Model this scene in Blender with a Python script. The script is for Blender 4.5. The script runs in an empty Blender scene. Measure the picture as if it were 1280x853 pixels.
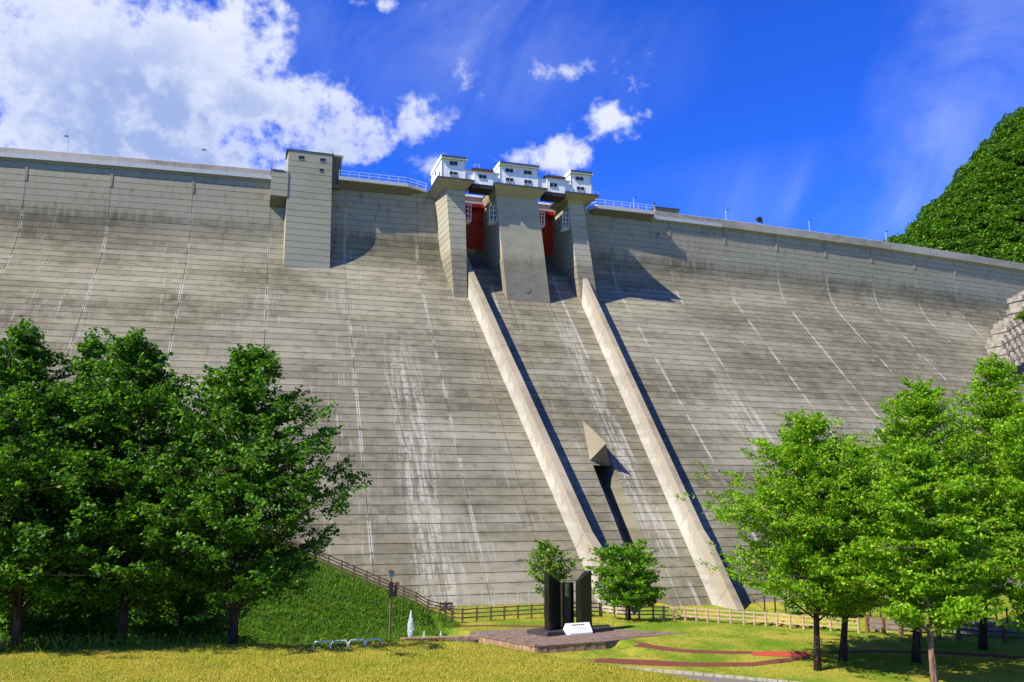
import bpy, math, random
import numpy as np
from mathutils import Vector
random.seed(7); rng = np.random.default_rng(7)
SC = bpy.context.scene; COL = SC.collection
# ------------------------------------------------------------------ camera
FPX, HY, CX, CY = 1040.0, 615.0, 640.0, 426.5
EYE = np.array([0.0, 0.0, 11.0])
PITCH = math.atan((HY - CY) / FPX); YAW = math.atan(330 / math.hypot(FPX, HY - CY))
FH = np.array([math.sin(YAW), math.cos(YAW), 0]); RT = np.array([math.cos(YAW), -math.sin(YAW), 0])
FW = FH * math.cos(PITCH) + np.array([0, 0, math.sin(PITCH)]); UP = -FH * math.sin(PITCH) + np.array([0, 0, math.cos(PITCH)])
cam = bpy.data.cameras.new('camera'); camo = bpy.data.objects.new('camera', cam); COL.objects.link(camo)
cam.sensor_width = 36; cam.lens = FPX / 1280 * 36; cam.clip_start = 0.1; cam.clip_end = 6000
camo.location = EYE; camo.rotation_euler = (math.pi / 2 + PITCH, 0, -YAW)
SC.camera = camo
# ------------------------------------------------------------------ light
SUN = Vector((1, .28, -1.03)).normalized()
sun = bpy.data.lights.new('sun', 'SUN'); suno = bpy.data.objects.new('sun', sun); COL.objects.link(suno)
sun.energy = 5.0; sun.angle = math.radians(.5); sun.color = (1, .93, .80)
suno.rotation_euler = SUN.to_track_quat('-Z', 'Y').to_euler(); suno.location = (-60, -10, 90)
SC.view_settings.view_transform = 'Standard'; SC.view_settings.look = 'None'
SC.view_settings.exposure = 0.8; SC.view_settings.gamma = 1


class NT:
    """small node-tree builder"""
    def __init__(s, tree): s.t = tree; s.n = tree.nodes; s.l = tree.links
    def node(s, typ, **kw):
        n = s.n.new(typ)
        for k, v in kw.items(): setattr(n, k, v)
        return n
    def put(s, sock, v):
        if isinstance(v, bpy.types.NodeSocket): s.l.new(v, sock)
        elif isinstance(v, (tuple, list)) and len(v) == 3 and sock.type == 'RGBA': sock.default_value = (*v, 1)
        else: sock.default_value = v
    def m(s, op, a, b=0.0, c=0.0, clamp=False):
        n = s.node('ShaderNodeMath', operation=op); n.use_clamp = clamp
        s.put(n.inputs[0], a); s.put(n.inputs[1], b); s.put(n.inputs[2], c); return n.outputs[0]
    def mix(s, f, a, b, bt='MIX'):
        n = s.node('ShaderNodeMix', data_type='RGBA', blend_type=bt)
        s.put(n.inputs[0], f); s.put(n.inputs[6], a); s.put(n.inputs[7], b); return n.outputs[2]
    def ss(s, v, lo, hi, a=0.0, b=1.0):
        n = s.node('ShaderNodeMapRange', interpolation_type='SMOOTHSTEP')
        s.put(n.inputs[0], v); s.put(n.inputs[1], lo); s.put(n.inputs[2], hi); s.put(n.inputs[3], a); s.put(n.inputs[4], b); return n.outputs[0]
    def xyz(s, x, y, z):
        n = s.node('ShaderNodeCombineXYZ'); s.put(n.inputs[0], x); s.put(n.inputs[1], y); s.put(n.inputs[2], z); return n.outputs[0]
    def sep(s, v): n = s.node('ShaderNodeSeparateXYZ'); s.put(n.inputs[0], v); return n.outputs
    def noise(s, vec, scale, detail=4, rough=.5, dist=0.0):
        n = s.node('ShaderNodeTexNoise'); s.put(n.inputs['Vector'], vec)
        for k, v in (('Scale', scale), ('Detail', detail), ('Roughness', rough), ('Distortion', dist)): s.put(n.inputs[k], v)
        return n.outputs[0]
    def white(s, vec):
        n = s.node('ShaderNodeTexWhiteNoise'); s.put(n.inputs['Vector'], vec); return n.outputs[0]


# ------------------------------------------------------------------ world: daylight sky with clouds
W = bpy.data.worlds.new('World'); SC.world = W; W.use_nodes = True
q = NT(W.node_tree); W.node_tree.nodes.clear()
sky = q.node('ShaderNodeTexSky', sky_type='NISHITA'); sky.sun_disc = False
sky.sun_elevation = math.asin(-SUN.z); sky.sun_rotation = math.atan2(-SUN.x, -SUN.y)
sky.altitude = 400; sky.air_density = 1.0; sky.dust_density = .25; sky.ozone_density = 3.0
hs = q.node('ShaderNodeHueSaturation'); hs.inputs['Saturation'].default_value = 1.25; hs.inputs['Value'].default_value = 1.0
q.l.new(sky.outputs[0], hs.inputs['Color'])
skyc = q.mix(1.0, hs.outputs[0], (.52, .98, 2.5), 'MULTIPLY')
gen = q.node('ShaderNodeTexCoord').outputs['Generated']
gx, gy, gz = q.sep(gen)
az = q.m('ARCTAN2', gx, gy); el = q.m('ARCSINE', gz)


def azel(px, py):
    d = FW + RT * (px - CX) / FPX - UP * (py - CY) / FPX; d /= np.linalg.norm(d)
    return math.atan2(d[0], d[1]), math.asin(d[2])


def blob(px, py, rx, ry, k=1.0):
    a, e = azel(px, py); n1 = azel(px + 20, py)[0] - a; n2 = e - azel(px, py + 20)[1]
    ra, re = rx * n1 / 20, ry * n2 / 20
    u = q.m('DIVIDE', q.m('SUBTRACT', az, a), ra); v = q.m('DIVIDE', q.m('SUBTRACT', el, e), re)
    r = q.m('SQRT', q.m('ADD', q.m('MULTIPLY', u, u), q.m('MULTIPLY', v, v)))
    return q.m('MULTIPLY', q.m('MULTIPLY_ADD', r, -.5, 1.0, clamp=True), k)


def mx(lst):
    r = lst[0]
    for b in lst[1:]: r = q.m('MAXIMUM', r, b)
    return r


puff = mx([blob(60, 100, 260, 150, 1.2), blob(230, 110, 190, 110, 1.15), blob(370, 140, 120, 70, 1.05), blob(200, 190, 260, 60, 1.1), blob(268, 22, 38, 22, .85),
           blob(510, 150, 55, 42, .75), blob(430, 190, 90, 30, .85), blob(545, 205, 60, 22, .75), blob(700, 200, 36, 24, .95), blob(625, 195, 30, 15, .62),
           blob(455, 4, 60, 14, .85), blob(-150, 60, 260, 200), blob(800, 98, 40, 34, .66), blob(768, 148, 48, 30, .68), blob(695, 87, 40, 18, .64), blob(560, 120, 60, 40, .6), blob(620, 200, 70, 26, .62)])
nz = q.noise(gen, 9, 14, .6, .15); nz2 = q.noise(q.xyz(q.m('ADD', gx, 3.1), gy, gz), 30, 9, .62)
dens = q.m('ADD', puff, q.m('ADD', q.m('MULTIPLY', q.m('SUBTRACT', nz, .5), 1.7), q.m('MULTIPLY', q.m('SUBTRACT', nz2, .5), 1.15)))
cl = q.ss(dens, .47, .86)
# thin cirrus, stretched
cir = q.noise(q.xyz(q.m('MULTIPLY', q.m('ADD', az, q.m('MULTIPLY', el, -.75)), 3.4), q.m('MULTIPLY', q.m('ADD', el, q.m('MULTIPLY', az, .5)), 2.0), 1.7), 1.6, 8, .6, .6)
cmask = mx([blob(1220, 60, 70, 90, 1.0), blob(1180, 160, 60, 80, 1.0), blob(1130, 250, 60, 60, 1.0), blob(1010, 250, 160, 40, .5), blob(590, 60, 160, 80, .6)])
ci = q.m('MULTIPLY', q.ss(cir, .3, .9), q.m('MULTIPLY', cmask, .7))
shade = q.m('MULTIPLY', q.ss(q.noise(gen, 6.5, 10, .62), .30, .60), q.m('ADD', .22, mx([blob(200, 170, 300, 80, 1.3), blob(60, 150, 180, 80, 1.2)])), clamp=True)
shade = q.m('MULTIPLY', shade, q.ss(dens, .55, 1.1))
ccol = q.mix(shade, (8.3, 8.8, 10.2), (3.6, 4.7, 7.9))
out = q.mix(q.m('MULTIPLY', ci, 1.0), skyc, (7.0, 8.2, 10.5))
out = q.mix(q.m('MULTIPLY', cl, .96), out, ccol)
bg = q.node('ShaderNodeBackground'); q.put(bg.inputs[0], out); bg.inputs[1].default_value = .060
q.l.new(bg.outputs[0], q.node('ShaderNodeOutputWorld').inputs[0])

# ------------------------------------------------------------------ measuring helpers (picture measurements to points on real planes)
def ray(x, y): return FW + RT * (x - CX) / FPX - UP * (y - CY) / FPX
def atY(x, y, Y): r = ray(x, y); return EYE + r * (Y - EYE[1]) / r[1]
def atZ(x, y, Z=0.0): r = ray(x, y); return EYE + r * (Z - EYE[2]) / r[2]
def proj(p):
    d = np.asarray(p, float) - EYE; z = d @ FW
    return CX + FPX * (d @ RT) / z, CY - FPX * (d @ UP) / z, z


# ------------------------------------------------------------------ materials
MATS = {}
def material(name, rough=.8, spec=.3):
    m = bpy.data.materials.new(name); m.use_nodes = True; t = NT(m.node_tree)
    b = t.n['Principled BSDF']; b.inputs['Roughness'].default_value = rough
    b.inputs['Specular IOR Level'].default_value = spec
    MATS[name] = m; return m, t, b
def bump(t, b, h, strength=.4, dist=.05):
    n = t.node('ShaderNodeBump'); n.inputs['Strength'].default_value = strength; n.inputs['Distance'].default_value = dist
    t.put(n.inputs['Height'], h); t.l.new(n.outputs[0], b.inputs['Normal'])
def pos(t): return t.node('ShaderNodeNewGeometry').outputs['Position']

JX0, JW, LIFT = 1.0, 11.25, .96
def concrete(name, c_dark, c_mid, c_light, panels=True, white=1.0, streak=1.0, brown=.5, low=None, cap=False):
    m, t, b = material(name, .88, .15)
    p = pos(t); x, y, z = t.sep(p)
    big = t.noise(t.xyz(t.m('MULTIPLY', x, .05), t.m('MULTIPLY', y, .03), t.m('MULTIPLY', z, .12)), 1.0, 5, .6)
    mid = t.noise(t.xyz(t.m('MULTIPLY', x, .5), 0, t.m('MULTIPLY', z, .9)), 1.0, 6, .65)
    stx = t.noise(t.xyz(t.m('MULTIPLY', x, 2.2), t.m('MULTIPLY', y, .25), t.m('MULTIPLY', z, .13)), 1.0, 5, .65)
    fine = t.noise(p, 6.0, 6, .7)
    col = t.mix(t.ss(mid, .3, .7), c_dark, c_mid)
    col = t.mix(t.ss(big, .35, .68), col, c_light)
    if panels:
        row = t.m('FLOOR', t.m('DIVIDE', z, LIFT)); cx_ = t.m('FLOOR', t.m('DIVIDE', t.m('SUBTRACT', x, JX0), JW))
        rnd = t.white(t.xyz(row, cx_, 3.0))
        col = t.mix(t.m('MULTIPLY', t.ss(rnd, .45, 1.0), .3), col, tuple(v * .55 for v in c_dark))
        sub = t.white(t.xyz(row, t.m('FLOOR', t.m('DIVIDE', x, 1.9)), 9.0))
        col = t.mix(t.m('MULTIPLY', t.m('MULTIPLY', t.ss(sub, .93, .95), .45), t.ss(big, .62, .4)), col, tuple(v * .4 for v in c_dark))
        # uneven darker tone towards the top of every lift
        fr = t.m('FRACT', t.m('DIVIDE', z, LIFT))
        col = t.mix(t.m('MULTIPLY', t.ss(fr, .6, 1.0), t.m('MULTIPLY', stx, .3)), col, tuple(v * .6 for v in c_dark))
    col = t.mix(t.m('MULTIPLY', t.ss(stx, .56, .8), .5 * streak), col, tuple(v * .42 for v in c_dark))
    # pale lime streaks: thin drips that start at lift joints, gathered in a few zones
    lift3 = t.m('DIVIDE', z, LIFT * 3); seg = t.m('FLOOR', lift3); sfr = t.m('FRACT', lift3)
    thin = t.noise(t.xyz(t.m('MULTIPLY', x, 4.5), t.m('MULTIPLY', seg, 3.7), 4.0), 1.0, 3, .6)
    drip = t.m('MULTIPLY', t.ss(thin, .56, .72), t.ss(t.m('ADD', sfr, t.m('MULTIPLY', t.noise(t.xyz(x, seg, 2.0), 3.0, 2), .9)), .55, 1.15))
    wst = t.noise(t.xyz(t.m('MULTIPLY', x, 1.7), 4.0, t.m('MULTIPLY', z, .22)), 1.0, 8, .7)
    wz = t.noise(t.xyz(t.m('MULTIPLY', x, .13), 7.0, t.m('MULTIPLY', z, .075)), 1.0, 4, .55)
    wm = t.m('MULTIPLY', t.m('MAXIMUM', t.ss(wst, .54, .68), drip), t.ss(wz, .44, .66))
    speck = t.noise(t.xyz(t.m('MULTIPLY', x, 1.2), 11.0, t.m('MULTIPLY', z, 2.4)), 1.0, 7, .72)
    wm = t.m('MAXIMUM', wm, t.m('MULTIPLY', t.ss(speck, .61, .71), .8))
    blot = t.noise(t.xyz(t.m('MULTIPLY', x, .45), 3.0, t.m('MULTIPLY', z, 1.3)), 1.0, 8, .72)
    col = t.mix(t.m('MULTIPLY', t.ss(blot, .50, .68), .62), col, tuple(v * .55 for v in c_dark)) if panels else col
    if panels:
        def zone(x0, w, z0, z1):
            g = t.ss(t.m('ABSOLUTE', t.m('SUBTRACT', x, x0)), w, w * .3)
            return t.m('MULTIPLY', g, t.m('MULTIPLY', t.ss(z, z0 - 3, z0 + 3), t.ss(z, z1 + 6, z1 - 6)))
        zs = t.m('MAXIMUM', zone(18.5, 3.4, -5, 30), t.m('MAXIMUM', zone(67, 4, 14, 26), zone(44.5, 2.0, 5, 36)))
        wm = t.m('MAXIMUM', wm, t.m('MULTIPLY', t.m('MAXIMUM', t.m('MULTIPLY', t.ss(wst, .44, .58), t.ss(speck, .38, .52)), drip), zs))
        fj = t.m('SUBTRACT', t.m('FRACT', t.m('ADD', t.m('DIVIDE', t.m('SUBTRACT', x, JX0), JW), .5)), .5)
        jw = t.m('MULTIPLY', t.m('ABSOLUTE', fj), JW)
        jn = t.noise(t.xyz(t.m('MULTIPLY', x, .3), 1.0, t.m('MULTIPLY', z, .2)), 1.0, 3, .6)
        jm = t.m('MULTIPLY', t.ss(jw, .26, .12), t.m('MULTIPLY', t.ss(jn, .44, .54), t.ss(mid, .32, .5)))
        wm = t.m('MAXIMUM', wm, jm)
        band = t.m('MULTIPLY', t.ss(t.m('ADD', z, t.m('MULTIPLY', t.m('SUBTRACT', stx, .5), 5.0)), 49.5, 52.0), t.ss(t.noise(t.xyz(t.m('MULTIPLY', x, 1.2), 2.0, t.m('MULTIPLY', z, .5)), 1.0, 4, .6), .2, .5))
        col = t.mix(t.m('MULTIPLY', band, .62), col, (.42, .385, .29))
    wm = t.m('MULTIPLY', wm, t.ss(fine, .25, .55))
    col = t.mix(t.m('MULTIPLY', wm, .66 * white), col, (.50, .485, .41))
    if cap:   # brown run-off stain hanging from the top of the walls
        hd_ = t.m('SUBTRACT', t.m('MULTIPLY', z, .69), t.m('MULTIPLY', t.m('SUBTRACT', y, 81.8), .725))
        rag = t.noise(t.xyz(t.m('MULTIPLY', y, 1.1), 0, t.m('MULTIPLY', x, .5)), 1.0, 5, .7)
        st_ = t.ss(t.m('ADD', hd_, t.m('MULTIPLY', t.m('SUBTRACT', rag, .5), 4.5)), 1.0, 1.8)
        col = t.mix(t.m('MULTIPLY', st_, .75), col, (.27, .225, .15))
    if low is not None:
        lz = t.m('ADD', z, t.m('MULTIPLY', t.m('SUBTRACT', stx, .5), 3.0))
        col = t.mix(t.m('MULTIPLY', t.ss(lz, low + 1.0, low - 1.0), .72), col, t.mix(t.ss(mid, .3, .7), (.10, .08, .055), (.20, .17, .12)))
    col = t.mix(t.m('MULTIPLY', t.ss(fine, .3, .75), .35), col, tuple(v * 1.25 for v in c_mid))
    t.put(b.inputs['Base Color'], col)
    bump(t, b, t.m('ADD', t.m('MULTIPLY', fine, .5), stx), .35 if panels else .12, .04)
    return m
concrete('dam_concrete', (.088, .078, .047), (.185, .167, .112), (.285, .262, .185))
concrete('wall_concrete', (.25, .235, .19), (.40, .375, .31), (.50, .475, .40), panels=False, white=.8, streak=.55, cap=True)
concrete('cap_concrete', (.17, .14, .09), (.27, .225, .15), (.36, .31, .22), panels=False, white=.8, streak=.8)
concrete('hood_concrete', (.17, .145, .09), (.24, .21, .14), (.29, .255, .175), panels=False, white=.3, streak=.6)
concrete('pier_concrete', (.26, .235, .165), (.34, .31, .22), (.40, .365, .27), panels=False, white=.5, streak=.35)
concrete('stained_pier', (.29, .265, .185), (.39, .355, .25), (.46, .42, .31), panels=False, white=.5, streak=.7, low=47.0)
concrete('tower_concrete', (.25, .24, .175), (.31, .295, .215), (.35, .335, .25), panels=False, white=.3, streak=.3)
concrete('parapet_concrete', (.20, .175, .14), (.34, .31, .25), (.45, .42, .35), panels=False, white=.8, streak=1.3)

def plain(name, c, rough=.6, spec=.4, var=.25, scale=3.0, metal=0.0):
    m, t, b = material(name, rough, spec); p = pos(t)
    n = t.noise(p, scale, 5, .6)
    t.put(b.inputs['Base Color'], t.mix(t.ss(n, .25, .75), tuple(v * (1 - var) for v in c), tuple(min(1, v * (1 + var * .6)) for v in c)))
    b.inputs['Metallic'].default_value = metal
    bump(t, b, n, .2, .02); return m
plain('fascia_paint', (.42, .43, .44), .6, .3, .12)
plain('white_panel', (.78, .78, .76), .55, .4, .08, .8)
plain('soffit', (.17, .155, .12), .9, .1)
plain('dark_roof', (.06, .065, .08), .6)
plain('red_paint', (.50, .018, .010), .45, .5, .3, 1.5)
plain('steel', (.50, .50, .48), .6, .3, .15, 5)
plain('silver_steel', (.72, .72, .70), .45, .5, .1, 5, .15)
plain('dark_steel', (.035, .03, .03), .5, .4)
plain('wood', (.20, .115, .065), .85, .2, .45, 7)
plain('pale_wood', (.50, .34, .23), .85, .2, .3, 7)
plain('black_stone', (.008, .008, .009), .3, .3, .3, 3)
plain('plinth_stone', (.055, .045, .042), .5, .4, .4, 5)
plain('plaque_stone', (.72, .70, .66), .5, .4, .08, 6)
plain('bronze', (.10, .115, .07), .4, .5, .3, 2, .6)
plain('asphalt', (.17, .145, .14), .95, .1, .25, 9)
plain('kerb_stone', (.36, .33, .26), .9, .1, .35, 5)
plain('red_path', (.165, .055, .038), .95, .1, .4, 6)
plain('bright_red_path', (.40, .07, .04), .95, .1, .2, 6)
plain('paving', (.20, .14, .11), .9, .15, .45, 3.5)
plain('side_stone', (.34, .215, .14), .9, .15, .5, 2.5)
plain('masonry', (.30, .265, .22), .9, .1, .45, 1.2)
plain('ink', (.03, .03, .03), .8)
plain('forest_floor', (.03, .045, .015), .95, .05, .4, 1)
plain('road', (.24, .225, .20), .9, .1, .2, 2)
m, t, b = material('window_glass', .08, .6); b.inputs['Base Color'].default_value = (.02, .026, .033, 1)
m, t, b = material('bark', .95, .1); p = pos(t); x, y, z = t.sep(p)
n = t.noise(t.xyz(t.m('MULTIPLY', x, 9), t.m('MULTIPLY', y, 9), t.m('MULTIPLY', z, 1.6)), 1, 6, .7)
t.put(b.inputs['Base Color'], t.mix(t.ss(n, .35, .65), (.025, .018, .013), (.10, .07, .048))); bump(t, b, n, .8, .05)
m, t, b = material('pale_bark', .95, .1); p = pos(t); x, y, z = t.sep(p)
n = t.noise(t.xyz(t.m('MULTIPLY', x, 8), t.m('MULTIPLY', y, 8), t.m('MULTIPLY', z, 1.6)), 1, 6, .7)
t.put(b.inputs['Base Color'], t.mix(t.ss(n, .35, .65), (.09, .05, .035), (.33, .22, .155))); bump(t, b, n, .8, .05)

def leaf(name, dark, mid, lite, tip, transl=.35, tipamt=.92, bs=.55):
    m = bpy.data.materials.new(name); m.use_nodes = True; t = NT(m.node_tree); t.n.clear(); MATS[name] = m
    g = t.node('ShaderNodeNewGeometry'); r = g.outputs['Random Per Island']; big = t.noise(g.outputs['Position'], bs, 3, .6)
    c = t.mix(t.ss(t.m('ADD', t.m('MULTIPLY', r, .4), t.m('MULTIPLY', big, .8)), .35, .8), dark, mid)
    c = t.mix(t.ss(r, .6, .97), c, lite)
    c = t.mix(t.ss(r, tipamt, tipamt + .03, 0, .9), c, tip)
    d = t.node('ShaderNodeBsdfPrincipled'); t.put(d.inputs['Base Color'], c); d.inputs['Roughness'].default_value = .55; d.inputs['Specular IOR Level'].default_value = .28
    tr = t.node('ShaderNodeBsdfTranslucent'); t.put(tr.inputs[0], t.mix(1.0, c, (1.35, 1.35, .45), 'MULTIPLY'))
    ms = t.node('ShaderNodeMixShader'); ms.inputs[0].default_value = transl
    t.l.new(d.outputs[0], ms.inputs[1]); t.l.new(tr.outputs[0], ms.inputs[2]); t.l.new(ms.outputs[0], t.node('ShaderNodeOutputMaterial').inputs[0])
leaf('leaf_dark', (.034, .105, .008), (.070, .195, .011), (.15, .33, .02), (.26, .18, .03), .42, .975)
leaf('leaf_mid', (.06, .17, .008), (.13, .30, .012), (.24, .44, .02), (.30, .24, .04), .42, .965)
leaf('leaf_bright', (.10, .24, .008), (.20, .41, .010), (.40, .59, .028), (.46, .38, .05), .5, .95)
leaf('leaf_small', (.07, .16, .010), (.14, .28, .016), (.24, .38, .03), (.34, .22, .06), .38, .93)
leaf('leaf_forest', (.022, .075, .008), (.10, .25, .014), (.22, .40, .022), (.2, .25, .03), .3, .95)
MATS['leaf_forest'].node_tree.nodes['Noise Texture'].inputs['Scale'].default_value = .22
leaf('leaf_broad', (.05, .13, .02), (.10, .24, .03), (.20, .36, .06), (.30, .42, .12), .3, .8)
leaf('grass_blade', (.10, .20, .012), (.20, .32, .02), (.30, .40, .03), (.42, .34, .07), .3, .9)
leaf('lawn_blade', (.22, .26, .016), (.37, .37, .024), (.50, .44, .04), (.54, .37, .08), .25, .85)
leaf('bank_blade', (.055, .14, .008), (.12, .26, .014), (.22, .38, .022), (.26, .27, .05), .3, .92)
leaf('flower', (.30, .28, .10), (.45, .42, .2), (.7, .65, .4), (.7, .5, .05), .2, .6)

m, t, b = material('grass', .95, .05); p = pos(t); x, y, z = t.sep(p)
f1 = t.noise(p, 14, 6, .75); f2 = t.noise(t.xyz(x, t.m('MULTIPLY', y, .6), 0), .22, 5, .6); f3 = t.noise(p, 1.6, 5, .7)
green = t.mix(t.ss(f1, .3, .7), (.085, .165, .012), (.20, .30, .020))
dry = t.mix(t.ss(f1, .3, .7), (.32, .28, .03), (.54, .43, .08))
mound = t.ss(z, 2.2, 3.8)
camd = t.m('SQRT', t.m('ADD', t.m('MULTIPLY', x, x), t.m('MULTIPLY', y, y)))
onm = t.m('MULTIPLY', mound, t.ss(camd, 50, 44)); bank = t.m('MULTIPLY', t.ss(x, 18, 15), t.ss(camd, 52, 58))
amt = t.m('ADD', t.m('MULTIPLY', onm, .42), t.m('MULTIPLY', t.ss(t.m('ADD', f2, t.m('MULTIPLY', f3, .35)), .56, .80), .85), clamp=True)
t.put(b.inputs['Base Color'], t.mix(bank, t.mix(amt, green, dry), t.mix(f3, (.05, .12, .008), (.13, .25, .014)))); bump(t, b, f1, .9, .12)


# ------------------------------------------------------------------ mesh helpers
def fastmesh(name, V, F, k, smooth=False):
    """V (n,3), F (m,k) integer faces"""
    me = bpy.data.meshes.new(name); V = np.asarray(V, np.float32); F = np.asarray(F, np.int32)
    me.vertices.add(len(V)); me.vertices.foreach_set('co', V.ravel())
    me.loops.add(F.size); me.loops.foreach_set('vertex_index', F.ravel())
    me.polygons.add(len(F)); me.polygons.foreach_set('loop_start', np.arange(0, F.size, k, dtype=np.int32))
    try: me.polygons.foreach_set('loop_total', np.full(len(F), k, np.int32))
    except Exception: pass
    if smooth: me.polygons.foreach_set('use_smooth', np.ones(len(F), bool))
    me.update(calc_edges=True); return me
def link(name, me, mat=None, parent=None, kind=None, label=None, cat=None, group=None):
    o = bpy.data.objects.new(name, me); COL.objects.link(o)
    if mat is not None and me is not None and not me.materials: me.materials.append(MATS[mat])
    if parent is not None: o.parent = parent
    if kind: o['kind'] = kind
    if label: o['label'] = label
    if cat: o['category'] = cat
    if group: o['group'] = group
    return o
class MB:
    def __init__(s): s.v = []; s.f = []
    def hexa(s, c8):
        """c8: bottom 4 counter-clockwise, top 4"""
        b = len(s.v); s.v += [tuple(map(float, p)) for p in c8]
        s.f += [tuple(b + i for i in f) for f in ((3, 2, 1, 0), (4, 5, 6, 7), (0, 1, 5, 4), (1, 2, 6, 5), (2, 3, 7, 6), (3, 0, 4, 7))]; return s
    def box(s, x0, x1, y0, y1, z0, z1):
        return s.hexa([(x0, y0, z0), (x1, y0, z0), (x1, y1, z0), (x0, y1, z0), (x0, y0, z1), (x1, y0, z1), (x1, y1, z1), (x0, y1, z1)])
    def bar(s, a, b, w, h=None):
        """square bar between two points"""
        a = np.array(a, float); b = np.array(b, float); h = h or w; d = b - a; L = np.linalg.norm(d) or 1; d /= L
        u = np.cross(d, (0, 0, 1)); u = np.array((1., 0, 0)) if np.linalg.norm(u) < 1e-3 else u / np.linalg.norm(u); v = np.cross(u, d)
        u = u * w / 2; v = v * h / 2
        return s.hexa([a - u - v, a + u - v, a + u + v, a - u + v, b - u - v, b + u - v, b + u + v, b - u + v])
    def tube(s, pts, rad, n=8, cap=True):
        pts = [np.array(p, float) for p in pts]; rings = []
        for i, p in enumerate(pts):
            d = pts[min(i + 1, len(pts) - 1)] - pts[max(i - 1, 0)]; d /= (np.linalg.norm(d) or 1)
            u = np.cross(d, (0.13, .97, .2)); u /= np.linalg.norm(u); v = np.cross(d, u); r = rad[i] if hasattr(rad, '__len__') else rad
            b = len(s.v); s.v += [tuple(p + r * (math.cos(2 * math.pi * k / n) * u + math.sin(2 * math.pi * k / n) * v)) for k in range(n)]; rings.append(b)
        for a, b in zip(rings, rings[1:]): s.f += [(a + k, a + (k + 1) % n, b + (k + 1) % n, b + k) for k in range(n)]
        if cap: s.f += [tuple(rings[0] + k for k in reversed(range(n))), tuple(rings[-1] + k for k in range(n))]
        return s
    def prism(s, poly, z0, z1):
        n = len(poly); b = len(s.v); s.v += [(float(p[0]), float(p[1]), z0) for p in poly] + [(float(p[0]), float(p[1]), z1) for p in poly]
        s.f += [tuple(b + i for i in reversed(range(n))), tuple(b + n + i for i in range(n))] + [(b + i, b + (i + 1) % n, b + n + (i + 1) % n, b + n + i) for i in range(n)]; return s
    def build(s, name, mat, parent=None, smooth=False, **kw):
        me = bpy.data.meshes.new(name); me.from_pydata(s.v, [], s.f)
        if smooth: me.polygons.foreach_set('use_smooth', [True] * len(me.polygons))
        me.update(); return link(name, me, mat, parent, **kw)
def thing(name, label, cat, loc=(0, 0, 0), group=None):
    o = link(name, None, label=label, cat=cat, group=group); o.location = loc; return o
def child_local(o, parent):
    o.parent = parent; return o
def copy_tree(root, loc, label=None, rot=None, scale=None):
    def rec(o, par):
        c = o.copy(); COL.objects.link(c); c.parent = par
        for ch in list(o.children): rec(ch, c)
        return c
    r = rec(root, None); r.location = loc
    if rot is not None: r.rotation_euler = rot
    if scale is not None: r.scale = scale
    if label: r['label'] = label
    return r
def sstep(v, a, b):
    t = np.clip((np.asarray(v, float) - a) / (b - a), 0, 1); return t * t * (3 - 2 * t)

# ------------------------------------------------------------------ terrain
edge_px = [(-900, 835), (-300, 818), (0, 812), (400, 808), (540, 800), (600, 806), (700, 825), (870, 853), (1100, 895), (1400, 960), (1800, 1080)]
EDGE = np.array([atZ(x, y, 4.0)[:2] for x, y in edge_px])
EDGE_A = np.arctan2(EDGE[:, 0], EDGE[:, 1]); EDGE_D = np.hypot(EDGE[:, 0], EDGE[:, 1])
TER = [atZ(*p)[:2] for p in ((598.5, 795), (670, 808.5), (757, 802.5))]
WALLP = [atZ(1088, 789)[:2], atZ(1290, 801)[:2] * 1.03]
BANK = np.array([atZ(*p, .85)[:2] for p in ((955, 762.5), (985, 760.5), (1020, 757), (1080, 751), (1135, 746), (1200, 741), (1290, 735), (1500, 715))])
FENY = np.array([atZ(*p)[:2] for p in ((752, 770), (816.8, 773.8), (871, 777), (930.5, 781), (988.5, 786), (1039, 789.5), (1085, 791.5), (1127, 795.5), (1174, 799), (1257, 804.5), (1290, 807), (1400, 815))])
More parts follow.
